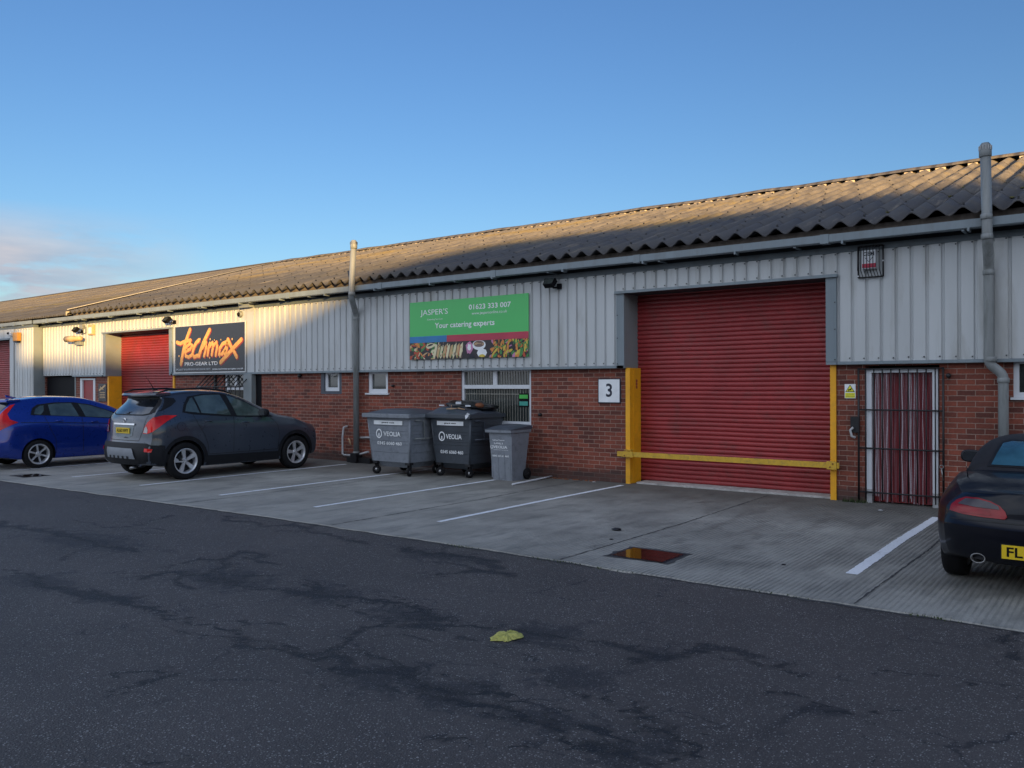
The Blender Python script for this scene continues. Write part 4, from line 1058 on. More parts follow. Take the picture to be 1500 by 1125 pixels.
STR = [([(385,230),(345,330),(300,450),(250,620),(222,760),(200,880)], 60), ([(120,470),(190,495),(290,450),(395,432)], 52),
 ([(300,640),(390,600),(430,530),(390,490),(320,550),(290,650),(300,730),(360,750),(425,705)], 52),
 ([(560,430),(505,480),(455,580),(430,690),(465,750),(530,720)], 56),
 ([(765,240),(720,330),(660,450),(600,600),(562,730)], 62), ([(620,590),(700,470),(705,560),(660,730)], 50),
 ([(770,490),(745,580),(728,715)], 48), ([(760,560),(820,475),(835,520),(805,710)], 48), ([(835,540),(895,470),(910,540),(880,715)], 50),
 ([(1085,470),(1010,500),(955,590),(945,700),(1000,690),(1070,580),(1100,480),(1080,600),(1050,690)], 54),
 ([(1105,420),(1165,560),(1220,660),(1262,750)], 56), ([(1345,425),(1240,540),(1120,680),(970,850)], 60)]
k_ = (TX1-TX0)/1325
bm = BM()
for pl, wd in STR: stroke_poly(bm, [tmx(a+8, b_+12) for a, b_ in pl], wd*k_*1.02, TY-.014, n=10)
mesh_obj('lettering_shadow', bm, 'print_red', tm)
bm = BM(); rg = random.Random(2)
for i, (pl, wd) in enumerate(STR):
    stroke_poly(bm, [tmx(a, b_) for a, b_ in pl], wd*k_*.80, TY-.0165-.0015*(i % 3), n=10)
mesh_obj('lettering', bm, 'print_orange', tm)
bm = BM()
for (a, b_) in ((585,410),(780,415),(860,430),(980,425),(1185,415),(165,730),(770,765),(960,750),(375,765),(240,830)):
    x, z = tmx(a, b_); s = rg.uniform(.02, .034); lathe(bm, [(-.001,0),(0,s)], (x, TY-.022, z), 'Y', 7)
mesh_obj('spatter', bm, 'food_tan', tm)
a = tmx(275, 915); b_ = tmx(720, 850); c = tmx(755, 908); d = tmx(912, 840)
text("PRO-GEAR LTD", a[0], d[0], a[1], a[1]+.095, TY-.0125, 'print_white', tm, bold=.01)
a = tmx(95, 1003); b_ = tmx(775, 965)
text("SPECIALIST IN SUSPENSION AND ENGINE PARTS", a[0], b_[0], a[1]+.0, a[1]+.045, TY-.0125, 'print_grey', tm)
a = tmx(812, 995); b_ = tmx(1375, 950)
text("www.techmax-progear.co.uk", a[0], b_[0], a[1]-.005, a[1]+.050, TY-.0125, 'print_white', tm, bold=.01)
# unit number
s3 = root('unit_number_sign', (-7.555, -.02, 1.41), 'square white sign with a black figure 3 on the brickwork', 'sign')
bm = BM(); box(bm, -7.785, -7.325, -.018, -.002, 1.405, 1.845); mesh_obj('border', bm, 'print_navy', s3)
bm = BM(); box(bm, -7.768, -7.342, -.022, -.0185, 1.422, 1.828); mesh_obj('panel', bm, 'print_white', s3)
text("3", -7.615, -7.49, 1.515, 1.755, -.0235, 'print_navy', s3, bold=.02)
# warning sign
ws = root('warning_sign', (-3.44, -.02, 1.52), 'small yellow triangle warning sign beside the barred door', 'sign')
bm = BM(); box(bm, -3.52, -3.365, -.012, -.002, 1.525, 1.735); mesh_obj('panel', bm, 'print_white', ws)
bm = BM(); quad(bm, [(-3.51,-.014,1.618),(-3.375,-.014,1.618),(-3.4425,-.014,1.727)]); mesh_obj('triangle_border', bm, 'black', ws)
bm = BM(); quad(bm, [(-3.496,-.0155,1.627),(-3.389,-.0155,1.627),(-3.4425,-.0155,1.713)]); quad(bm, [(-3.512,-.0135,1.533),(-3.373,-.0135,1.533),(-3.373,-.0135,1.606),(-3.512,-.0135,1.606)]); mesh_obj('yellow_print', bm, 'sticker_yellow', ws)
bm = BM(); box(bm, -3.468, -3.425, -.0175, -.016, 1.642, 1.658); quad(bm, [(-3.43,-.0172,1.652),(-3.412,-.0172,1.668),(-3.424,-.0172,1.676),(-3.446,-.0172,1.659)]); box(bm, -3.468, -3.458, -.0175, -.016, 1.632, 1.665); mesh_obj('camera_symbol', bm, 'black', ws)
text("CCTV IN", -3.495, -3.39, 1.575, 1.593, -.0145, 'food_brown', ws); text("OPERATION", -3.505, -3.38, 1.545, 1.563, -.0145, 'food_brown', ws)
# caged alarm box
ab = root('alarm_box', (-3.12, -.1, 3.27), 'white alarm box with red base inside a black wire cage', 'alarm')
bm = BM(); box(bm, -3.225, -3.035, -.19, -.08, 3.40, 3.67, bev=.015); mesh_obj('case', bm, 'white', ab)
bm = BM(); box(bm, -3.221, -3.039, -.196, -.12, 3.415, 3.475, bev=.004); mesh_obj('red_base', bm, 'print_crimson', ab)
text("GEM", -3.205, -3.055, 3.585, 3.645, -.1925, 'print_navy', ab, bold=.02)
bm = BM(); stroke_poly(bm, [(-3.18,3.56),(-3.13,3.50),(-3.08,3.56)], .008, -.1925); mesh_obj('emblem', bm, 'print_navy', ab)
cgx = root('alarm_cage', (-3.12, -.1, 3.27), 'black wire cage round the white alarm box', 'cage')
bm = BM(); 
for z in (3.285, 3.735): tube(bm, [(-3.295,-.11,z),(-2.955,-.11,z)], .012, 6)
for x in (-3.295, -2.955): tube(bm, [(x,-.11,3.285),(x,-.11,3.735)], .012, 6)
mesh_obj('cage_frame', bm, 'iron', cgx)
bm = BM()
for k in range(8):
    x = -3.27+k*.042; tube(bm, [(x,-.11,3.735),(x,-.25,3.70),(x,-.25,3.38),(x,-.11,3.285)], .006, 5)
mesh_obj('wires', bm, 'iron', cgx)
bm = BM(); box(bm, -2.965, -2.945, -.125, -.10, 3.50, 3.52); box(bm, -3.305, -3.285, -.125, -.10, 3.30, 3.32); mesh_obj('lug', bm, 'white', cgx)

# lamps and cameras on the walls
def floodlight(x, z, y, label, s=1.0, m='black', rot=0):
    r = root('floodlight', (x, y, z), label, 'floodlight', 'floodlights on the cladding')
    bm = BM(); box(bm, x-.03*s, x+.06*s, y-.04, y, z-.05*s, z+.05*s, bev=.006); tube(bm, [(x,y-.03,z-.02*s),(x-.05*s,y-.13*s,z-.03*s)], .018*s, 8); mesh_obj('bracket', bm, m, r)
    bm = BM(); cx, cy, cz = x-.10*s, y-.17*s, z+.05*s
    v = box(bm, cx-.12*s, cx+.12*s, cy-.05*s, cy+.05*s, cz-.07*s, cz+.08*s)
    for q in v[:4]: q.co.x = cx+(q.co.x-cx)*.8
    bmesh.ops.rotate(bm, verts=bm.verts, cent=(cx, cy, cz), matrix=Matrix.Rotation(R(-38), 3, 'X') @ Matrix.Rotation(R(rot), 3, 'Z'))
    for k in range(5):
        pass
    hd = mesh_obj('housing', bm, m, r)
    bm = BM(); box(bm, cx-.10*s, cx+.10*s, cy-.055*s, cy-.051*s, cz-.06*s, cz+.07*s); bmesh.ops.rotate(bm, verts=bm.verts, cent=(cx, cy, cz), matrix=Matrix.Rotation(R(-38), 3, 'X') @ Matrix.Rotation(R(rot), 3, 'Z')); mesh_obj('lens', bm, 'glass_win', hd)
    return r
floodlight(-8.57, 3.55, -.085, 'black floodlight between the green banner and the large red shutter', 1.0)
floodlight(-21.42, 3.50, -.085, 'dark floodlight above the black workshop sign', 1.05)
floodlight(-26.70, 3.45, -.085, 'dark floodlight above the pale camera near the far corner', 1.0)
dm = root('dome_camera', (-18.35, -.1, 3.52), 'small dark dome sensor above the black sign, by the boxed column', 'dome camera')
bm = BM(); lathe(bm, [(-.02,0),(-.03,.05),(-.0,.08),(.03,.085)], (-18.36,-.12,3.56), 'Y', 14); mesh_obj('base', bm, 'pipe', dm)
bm = BM(); lathe(bm, [(-.06,0),(-.05,.035),(-.02,.055)], (-18.36,-.13,3.55), 'Y', 12); mesh_obj('lens', bm, 'black', dm)
bc = root('bullet_camera', (-26.6, -.1, 3.2), 'pale tube shaped camera on the sunlit cladding', 'camera')
bm = BM(); lathe(bm, [(0,.0),(0,.10),(.50,.10),(.55,.07),(.95,.07),(.95,0)], (-27.35,-.28,3.22), 'X', 14); mesh_obj('tube', bm, 'food_tan', bc)
bm = BM(); box(bm, -26.95, -26.6, -.22, -.08, 3.02, 3.15, bev=.02); mesh_obj('mount', bm, 'pipe', bc)
jb2 = root('junction_box', (-26.6,-.1,3.58), 'small grey junction box with a cable above the pale camera', 'junction box')
bm = BM(); box(bm, -26.75, -26.55, -.16, -.08, 3.53, 3.67, bev=.01); mesh_obj('case', bm, 'pipe', jb2)
bm = BM(); tube(bm, [(-26.55,-.11,3.60),(-26.45,-.11,3.58),(-26.44,-.11,3.40),(-26.7,-.12,3.36)], .014, 6); mesh_obj('cable', bm, 'pipe', jb2)
al = root('wall_sounder', (-26.05,-.1,3.35), 'square buff box on the sunlit cladding left of the far shutter', 'alarm')
bm = BM(); box(bm, -26.22, -25.90, -.16, -.08, 3.32, 3.64, bev=.02); mesh_obj('case', bm, 'food_tan', al)
bm = BM(); box(bm, -26.15, -25.97, -.166, -.16, 3.36, 3.55); mesh_obj('panel', bm, 'print_white', al)
oa = root('orange_alarm', (-30.6, FY, 3.3), 'orange alarm box on the far grey front', 'alarm')
bm = BM(); v = box(bm, -30.78, -30.42, FY-.15, FY-.02, 3.27, 3.56, bev=.02); mesh_obj('case', bm, 'alarm_orange', oa)
bm = BM(); box(bm, -30.72, -30.48, FY-.14, FY-.04, 3.22, 3.268); mesh_obj('base', bm, 'iron', oa)
fd = root('dome_camera', (-31.2, FY, 3.55), 'tiny white and black dome camera beside the orange alarm', 'dome camera')
bm = BM(); box(bm, -31.25, -31.0, FY-.12, FY-.01, 3.47, 3.60, bev=.02); mesh_obj('base', bm, 'white', fd)
bm = BM(); lathe(bm, [(-.05,0),(-.04,.03),(-.0,.05)], (-31.18,FY-.12,3.55), 'Y', 12); mesh_obj('lens', bm, 'black', fd)

# ------------------------------------------------------------------ bins
def prism(bm, lo, hi, z0, z1, mi=0):
    # lo/hi = (x0,x1,y0,y1) rectangles at z0/z1
    v = [bm.verts.new(c) for c in ((lo[0],lo[2],z0),(lo[1],lo[2],z0),(lo[1],lo[3],z0),(lo[0],lo[3],z0),(hi[0],hi[2],z1),(hi[1],hi[2],z1),(hi[1],hi[3],z1),(hi[0],hi[3],z1))]
    for q in ((0,3,2,1),(4,5,6,7),(0,1,5,4),(1,2,6,5),(2,3,7,6),(3,0,4,7)): bm.faces.new([v[i] for i in q]).material_index = mi
def bigbin(x0, x1, yf, label, body, lid, open_lid=False, word='general waste'):
    W_ = x1-x0; D = .98; yb = yf+D; cx = (x0+x1)/2
    r = root('wheelie_container', (cx, yf+D/2, 0), label, 'waste container', 'large grey waste containers')
    def rect(t):   # t 0 bottom .. 1 top
        k = .075*(1-t); return (x0+k, x1-k, yf+k*.8, yb-k)
    bm = BM(); zs = [.26, .30, .44, .445, .60, .605, .66, .665, .79, .795, .85, .855, .96, .965, 1.13]
    for i, (a, b_) in enumerate(zip(zs, zs[1:])):
        A = list(rect((a-.26)/.87)); B = list(rect((b_-.26)/.87))
        if b_-a < .01:
            ins = .016
            A = [A[0]+ins, A[1]-ins, A[2]+ins, A[3]-ins]; B = [B[0]+ins, B[1]-ins, B[2]+ins, B[3]-ins]
        prism(bm, A, B, a, b_)
    mesh_obj('tub', bm, body, r)
    # rounded vertical corner posts
    bm = BM()
    for (ix, iy) in ((0,2),(1,2),(1,3),(0,3)):
        a = rect(0); b_ = rect(1); tube(bm, [(a[ix]+(.016 if ix == 0 else -.016), a[iy]+(.016 if iy == 2 else -.016), .262), (b_[ix]+(.016 if ix == 0 else -.016), b_[iy]+(.016 if iy == 2 else -.016), 1.12)], .022, 8)
    mesh_obj('corner_post', bm, body, r)
    bm = BM(); a = rect(0); prism(bm, (a[0]+.12, a[1]-.12, a[2]+.12, a[3]-.12), (a[0]+.03, a[1]-.03, a[2]+.03, a[3]-.03), .15, .258); mesh_obj('underframe', bm, body, r)
    bm = BM(); box(bm, x0-.07, x1+.04, yf-.075, yf-.0, 1.11, 1.19, bev=.014); box(bm, x0-.05, x0+.0, yf-.0, yb+.03, 1.12, 1.185); box(bm, x1-.0, x1+.04, yf-.0, yb+.03, 1.12, 1.185); box(bm, x0, x1, yb-.0, yb+.04, 1.12, 1.185); mesh_obj('rim', bm, body, r)
    # lid: shallow dome
    bm = BM(); nx, ny = 18, 12; g = []
    for i in range(nx+1):
        row = []
        for j in range(ny+1):
            a, b2 = i/nx, j/ny
            x = x0-.055+(W_+.085)*a; y = yf-.05+(D+.07)*b2
            e = (1-abs(2*a-1)**4)*(1-abs(2*b2-1)**4)
            z = 1.19+.075*e
            if not open_lid: z += .012*(1 if .18 < a < .82 and .2 < b2 < .75 else 0)
            else: z += (.13*math.exp(-((a-.36)/.30)**2)*(.5+.5*b2)+.018*math.sin(7*a+3*b2)+.012*math.sin(13*b2+5*a))*min(1, 6*b2+.15)
            row.append(bm.verts.new((x, y, z)))
        g.append(row)
    for i in range(nx):
        for j in range(ny): bm.faces.new((g[i][j], g[i+1][j], g[i+1][j+1], g[i][j+1])).smooth = True
    edge = [g[i][0] for i in range(nx+1)]+[g[nx][j] for j in range(1, ny+1)]+[g[i][ny] for i in range(nx-1, -1, -1)]+[g[0][j] for j in range(ny-1, 0, -1)]
    low = [bm.verts.new((v.co.x, v.co.y, 1.186)) for v in edge]
    for k in range(len(edge)): bm.faces.new((edge[k], low[k], low[(k+1) % len(edge)], edge[(k+1) % len(edge)]))
    mesh_obj('lid', fix(bm), lid, r, smooth=True, angle=40)
    # side handles (lifting arms)
    for sx, nm in ((x1, 1), (x0, -1)):
        bm = BM(); q = sx+nm*.035
        tube(bm, [(sx-.01*nm,yf+.12,1.06),(q,yf+.14,1.07),(q,yf+.34,1.05),(q,yf+.36,.72),(sx-.02*nm,yf+.36,.70)], .013, 8); tube(bm, [(q,yf+.10,.72),(q,yf+.80,.715)], .012, 8); mesh_obj('handle', bm, 'pipe' if body == 'bin_light' else 'bin_lid', r)
    # castors
    for (wx, wy, rot) in ((x0+.17, yf+.10, 10), (x1-.12, yf+.10, 80 if not open_lid else 35), (x0+.17, yb-.14, 20), (x1-.12, yb-.14, 60)):
        bm = BM(); box(bm, wx-.06, wx+.06, yf+.0+wy-yf-.05, wy+.05, .215, .26); box(bm, wx-.035, wx-.025, wy-.02, wy+.03, .07, .215); box(bm, wx+.025, wx+.035, wy-.02, wy+.03, .07, .215)
        cst = mesh_obj('castor', bm, 'iron', r)
        bm = BM(); lathe(bm, [(-.022,0),(-.022,.06),(-.016,.085),(.016,.085),(.022,.06),(.022,0)], (wx, wy, .086), 'X', 18); bmesh.ops.rotate(bm, verts=bm.verts, cent=(wx, wy, .086), matrix=Matrix.Rotation(R(rot-60), 3, 'Z')); mesh_obj('castor_wheel', bm, 'rubber', cst)
        bm = BM(); lathe(bm, [(-.026,0),(-.026,.038),(.026,.038),(.026,0)], (wx, wy, .086), 'X', 12); bmesh.ops.rotate(bm, verts=bm.verts, cent=(wx, wy, .086), matrix=Matrix.Rotation(R(rot-60), 3, 'Z')); mesh_obj('hub', bm, 'steel', cst)
    # lettering follows the slightly leaning front
    fy = lambda z: yf+.06*(1-(z-.26)/.87)-.006
    lx = lambda t: x0+.05+(W_-.10)*t
    z0, z1 = (.985, 1.075)
    lab = BM(); box(lab, lx(.14), lx(.86), fy(1.07)-.004, fy(1.07), z0-.01, z1-.02); lb_ = mesh_obj('label_strip', lab, 'print_white', r)
    text(word, lx(.34), lx(.66), z0+.012, z1-.042, fy(1.07)-.0055, 'black', lb_, bold=.03)
    bm = BM()
    def ring(bm, cx_, cz_, ra, rb, y, n=28, sq=1.15):
        for k in range(n):
            t, t2 = 2*PI*k/n, 2*PI*(k+1)/n
            quad(bm, [(cx_+rb*math.cos(t),y,cz_+rb*sq*math.sin(t)),(cx_+rb*math.cos(t2),y,cz_+rb*sq*math.sin(t2)),(cx_+ra*math.cos(t2),y,cz_+ra*sq*math.sin(t2)),(cx_+ra*math.cos(t),y,cz_+ra*sq*math.sin(t))])
    zc = .80 if not open_lid else .765
    zn = .62 if not open_lid else .475
    ring(bm, lx(.255), zc, .058, .080, fy(zc)-.004)
    stroke_poly(bm, [(lx(.255), zc-.045), (lx(.255), zc-.005)], .030, fy(zc)-.0045)
    mesh_obj('emblem', bm, 'print_white', r)
    text("VEOLIA", lx(.37), lx(.80), zc-.045, zc+.045, fy(zc)-.005, 'print_white', r, bold=.02)
    text("0345 6060 460", lx(.20), lx(.82), zn-.035, zn+.03, fy(zn)-.005, 'print_white', r, bold=.02)
    return r
bigbin(-12.14, -10.97, -1.55, 'lighter grey waste container with closed lid, next to the vent pipe', 'bin_light', 'bin_lid')
bb = bigbin(-10.87, -9.86, -1.10, 'darker grey waste container with rubbish bulging on its lid', 'bin_dark', 'bin_lid', True)
# bag and scrap lying on top of the dark bin
bm = BM(); bmesh.ops.create_icosphere(bm, subdivisions=4, radius=1)
for v in bm.verts:
    d = v.co.normalized(); k = 1+.10*math.sin(7*d.x+3*d.y)+.07*math.sin(11*d.y+5*d.z+1)+.05*math.sin(17*d.x*d.z+9*d.y)
    v.co = Vector((-10.35+d.x*.50*k, -.52+d.y*.46*k, 1.30+max(-.05, d.z*.135*k*(1-.25*d.x))))
tag(mesh_obj('rubbish_bag', bm, 'rubbish', smooth=True), 'crumpled black rubbish bag lying on the darker grey container', 'rubbish bag')
bm = BM(); tube(bm, [(-10.45,-1.10,1.285),(-10.30,-1.12,1.29),(-10.18,-1.12,1.30)], [.012,.015,.006], 6); tube(bm, [(-10.34,-1.11,1.28),(-10.31,-1.12,1.36)], .006, 5); tube(bm, [(-10.16,-1.11,1.305),(-9.98,-1.13,1.285)], [.012,.009], 6)
tag(mesh_obj('broken_wood', bm, 'wood'), 'splintered stick lying along the front lip of the darker container', 'stick')
bm = BM(); vv = [bm.verts.new(c) for c in ((-9.93,-1.18,1.17),(-9.86,-1.19,1.23),(-9.82,-1.17,1.20),(-9.87,-1.18,1.14),(-9.90,-1.20,1.10))]; bm.faces.new(vv[:4]); bm.faces.new((vv[0], vv[3], vv[4]))
tag(mesh_obj('paper_scrap', bm, 'white'), 'torn white paper caught on the corner of the darker container', 'paper')
bm = BM(); box(bm, -10.33, -10.20, -.98, -.965, 1.375, 1.42); box(bm, -10.74, -10.62, -.99, -.975, 1.335, 1.36); box(bm, -10.12, -10.0, -.95, -.93, 1.33, 1.36)
tag(mesh_obj('packaging', bm, 'print_grey'), 'pale packaging labels showing on the black rubbish bag', 'packaging')
bm = BM(); bmesh.ops.create_icosphere(bm, subdivisions=3, radius=1)
for v in bm.verts: v.co = Vector((-9.98+v.co.x*.09, -.70+v.co.y*.09, 1.345+v.co.z*.05*(1+.2*math.sin(9*v.co.x))))
tag(mesh_obj('cardboard_lump', bm, 'rust', smooth=True), 'crushed brown cardboard on top of the darker container', 'cardboard')

# small two wheeled bin
sb = root('wheelie_bin', (-9.28, -.68, 0), 'narrow grey two wheeled glass bin beside the brickwork', 'wheelie bin')
bm = BM(); X0, X1, Y0, Y1 = -9.55, -9.03, -.95, -.40
zs = [.0, .03, .30, .62, .86]
def rc(z): k = .055*(1-z/.88); return (X0+k, X1-k*.5, Y0+k*.9, Y1-k*2.4)
for a, b_ in zip(zs, zs[1:]): prism(bm, rc(a), rc(b_), a, b_)
es = [e for e in bm.edges if abs(e.verts[0].co.z-e.verts[1].co.z) > .02]
mesh_obj('body', bm, 'bin_light', sb)
bm = BM()
for (x, w_) in ((-9.50,.012),(-9.36,.01),(-9.22,.01),(-9.09,.012)): prism(bm, (x-w_, x+w_, Y0+.036, Y0+.06), (x-w_, x+w_, Y0+.018, Y0+.06), .04, .50)
mesh_obj('ribs', bm, 'bin_light', sb)
bm = BM(); box(bm, X0-.055, X1+.02, Y0-.05, Y1+.03, .865, .925, bev=.012); mesh_obj('rim', bm, 'bin_light', sb)
bm = BM(); g = []
for i in range(11):
    row = []
    for j in range(11):
        a, c = i/10, j/10; e = (1-abs(2*a-1)**4)*(1-abs(2*c-1)**3)
        row.append(bm.verts.new((X0-.06+(X1-X0+.085)*a, Y0-.055+(Y1-Y0+.10)*c, .928+.045*e+.06*c)))
    g.append(row)
for i in range(10):
    for j in range(10): bm.faces.new((g[i][j], g[i+1][j], g[i+1][j+1], g[i][j+1])).smooth = True
ed = [g[i][0] for i in range(11)]+[g[10][j] for j in range(1,11)]+[g[i][10] for i in range(9,-1,-1)]+[g[0][j] for j in range(9,0,-1)]
lo = [bm.verts.new((v.co.x, v.co.y, .92)) for v in ed]
for k in range(len(ed)): bm.faces.new((ed[k], lo[k], lo[(k+1)%len(ed)], ed[(k+1)%len(ed)]))
mesh_obj('lid', fix(bm), 'bin_lid', sb, smooth=True, angle=40)
bm = BM(); tube(bm, [(X0+.08,Y1+.04,.97),(X0+.08,Y1+.09,.98),(X1-.06,Y1+.09,.98),(X1-.06,Y1+.04,.97)], .014, 8); mesh_obj('handle', bm, 'bin_lid', sb)
for x in (X0+.02, X1-.0):
    bm = BM(); lathe(bm, [(-.028,0),(-.028,.085),(-.02,.10),(.02,.10),(.028,.085),(.028,0)], (x, -.48, .10), 'X', 20); wb = mesh_obj('wheel', bm, 'rubber', sb)
    bm = BM(); lathe(bm, [(-.032,0),(-.032,.03),(.032,.03),(.032,0)], (x, -.48, .10), 'X', 12); mesh_obj('hub', bm, 'iron', wb)
fy2 = Y0+.012
text("GLASS", -9.48, -9.20, .72, .765, fy2-.004, 'print_white', sb, bold=.02); text("ONLY", -9.44, -9.22, .655, .70, fy2-.001, 'print_white', sb, bold=.02)
text("VEOLIA", -9.46, -9.14, .58, .63, fy2+.002, 'print_white', sb, bold=.02); text("ENVIRONMENTAL SERVICES", -9.45, -9.12, .545, .56, fy2+.004, 'print_white', sb)
text("0845 60 60 460", -9.49, -9.11, .425, .46, fy2+.009, 'print_white', sb, bold=.02)
bm = BM()
for k in range(16):
    t, t2 = 2*PI*k/16, 2*PI*(k+1)/16; cx, cz = -9.495, .605
    quad(bm, [(cx+.034*math.cos(t),fy2+.002,cz+.036*math.sin(t)),(cx+.034*math.cos(t2),fy2+.002,cz+.036*math.sin(t2)),(cx+.022*math.cos(t2),fy2+.002,cz+.024*math.sin(t2)),(cx+.022*math.cos(t),fy2+.002,cz+.024*math.sin(t))])
mesh_obj('emblem', bm, 'print_white', sb)
bm = BM(); tube(bm, [(-8.66,-1.42,.02),(-8.70,-.9,.022),(-8.74,-.45,.025),(-8.77,-.06,.03)], .016, 8)
tag(mesh_obj('white_rod', bm, 'white'), 'white plastic rod lying on the concrete right of the glass bin', 'rod')

# ------------------------------------------------------------------ cars
def pchip(pts):
    xs = np.array([p[0] for p in pts], float); ys = np.array([p[1] for p in pts], float)
    h = np.diff(xs); d = np.diff(ys)/h; m = np.zeros(len(xs)); m[0] = d[0]; m[-1] = d[-1]
    for i in range(1, len(xs)-1):
        if d[i-1]*d[i] > 0:
            w1 = 2*h[i]+h[i-1]; w2 = h[i]+2*h[i-1]; m[i] = (w1+w2)/(w1/d[i-1]+w2/d[i])
    def f(x):
        x = min(max(x, xs[0]), xs[-1]); i = int(min(max(np.searchsorted(xs, x)-1, 0), len(xs)-2)); t = (x-xs[i])/h[i]
        return float((2*t**3-3*t*t+1)*ys[i]+(t**3-2*t*t+t)*h[i]*m[i]+(3*t*t-2*t**3)*ys[i+1]+(t**3-t*t)*h[i]*m[i+1])
    return f
def catmull(P, n):
    P = [np.array(p, float) for p in P]; Q = [2*P[0]-P[1]]+P+[2*P[-1]-P[-2]]; out_ = []
    for i in range(1, len(Q)-2):
        for k in range(n):
            t = k/n; a, b_, c, d = Q[i-1], Q[i], Q[i+1], Q[i+2]
            out_.append(.5*((2*b_)+(-a+c)*t+(2*a-5*b_+4*c-d)*t*t+(-a+3*b_-3*c+d)*t**3))
    out_.append(Q[-2]); return out_
class Car:
    def __init__(s, name, loc, label, group=None, cat='car'):
        s.o = root(name, loc, label, cat, group); s.c = Vector(loc)
    def P(s, x, y, z): return (s.c.x+x, s.c.y+y, z)
    def body(s, L_, curves, tail, kc, nose, kn, wheels, R_, m, ns=90, arch=.055, keep_bvh=True, roofdrop=None):
        W, zb, zbelt, wbelt, ztop, wroof, zcant = [pchip(curves[k]) for k in ('W','zb','zbelt','wbelt','ztop','wroof','zcant')]
        tl, nz = pchip(tail), pchip(nose)
        ss = [L_*(.5-.5*math.cos(PI*i/ns))*.6+L_*i/ns*.4 for i in range(ns+1)]
        rows = []
        for y in ss:
            w_, zb_, ze, we, zt, wr, zc = W(y), zb(y), zbelt(y), wbelt(y), ztop(y), wroof(y), zcant(y)
            mid = zb_+(ze-zb_)*.48
            ctl = [(0,zb_),(w_*.55,zb_),(w_*.90,zb_+.005),(w_-.015,zb_+.07),(w_,mid),(w_-.006,zb_+(ze-zb_)*.80),(we,ze),(we+(wr-we)*.48+.014,ze+(zc-ze)*.5),(wr,zc),(wr*.86,zc+(zt-zc)*.62),(wr*.45,zc+(zt-zc)*.93),(0,zt)]
            rows.append(catmull(ctl, 4))
        nr = len(rows[0]); bm = BM(); grid = []
        for y, rw in zip(ss, rows):
            ft = max(0, 1-y/1.3); ft = ft*ft*(3-2*ft); fn = max(0, 1-(L_-y)/1.2); fn = fn*fn*(3-2*fn)
            right = []; left = []
            for (x, z) in rw:
                yy = y+tl(z)*ft-nz(z)*fn
                right.append(bm.verts.new(s.P(x, yy, z)))
            for (x, z) in rw:
                yy = y+tl(z)*ft-nz(z)*fn
                left.append(bm.verts.new(s.P(-x, yy, z)))
            grid.append((right, left))
        for (r1, l1), (r2, l2) in zip(grid, grid[1:]):
            for k in range(nr-1):
                bm.faces.new((r1[k], r2[k], r2[k+1], r1[k+1])); bm.faces.new((l1[k], l1[k+1], l2[k+1], l2[k]))
        nc = 14
        for (rt, lf), sgn, kk in ((grid[0], -1, kc), (grid[-1], 1, kn)):
            cap = []
            for k in range(nr):
                a = lf[k].co; b_ = rt[k].co; row = [lf[k]]
                wx = (b_.x-a.x)/2
                for c in range(1, nc):
                    t = -1+2*c/nc; bulge = kk*(1-abs(t)**2.6)*min(1, wx/.35)
                    row.append(bm.verts.new((s.c.x+wx*t, a.y+sgn*bulge, a.z)))
                row.append(rt[k]); cap.append(row)
            for p, q in zip(cap, cap[1:]):
                for c in range(nc):
                    try: bm.faces.new((p[c], p[c+1], q[c+1], q[c]) if sgn < 0 else (p[c], q[c], q[c+1], p[c+1]))
                    except Exception: pass
        bmesh.ops.remove_doubles(bm, verts=bm.verts, dist=.0012)
        bmesh.ops.dissolve_degenerate(bm, edges=bm.edges, dist=.0005)
        bmesh.ops.recalc_face_normals(bm, faces=bm.faces)
        s.bvh = BVHTree.FromBMesh(bm)
        me = bpy.data.meshes.new('body'); bm.to_mesh(me); bm.free(); me.materials.append(MATS[m]); me.materials.append(MATS['plastic_black'])
        o = bpy.data.objects.new('body', me); COL.objects.link(o)
        # wheel wells cut with cylinders
        cb = BM()
        for wy in wheels:
            for sx in (1, -1):
                xa, xb = sorted((sx*(W(wy)-.30), sx*(W(wy)+.2)))
                lathe(cb, [(xa,.001),(xa,R_+arch),(xb,R_+arch),(xb,.001)], s.P(0, wy, R_-.005), 'X', 48)
        bmesh.ops.remove_doubles(cb, verts=cb.verts, dist=.004); bmesh.ops.recalc_face_normals(cb, faces=cb.faces)
        cm_ = bpy.data.meshes.new('c'); cb.to_mesh(cm_); cb.free(); cm_.materials.append(MATS['plastic_black']); cut = bpy.data.objects.new('c', cm_); COL.objects.link(cut)
        md = o.modifiers.new('b', 'BOOLEAN'); md.object = cut; md.operation = 'DIFFERENCE'; md.solver = 'EXACT'; md.material_mode = 'TRANSFER'
        dg = bpy.context.evaluated_depsgraph_get(); nm = bpy.data.meshes.new_from_object(o.evaluated_get(dg)); nm.name = 'body'
        o.modifiers.clear(); o.data = nm; bpy.data.objects.remove(cut)
        nm.shade_smooth(); nm.set_sharp_from_angle(angle=R(38))
        attach(o, s.o); s.body_o = o
        s.W = W; s.R = R_
        return o
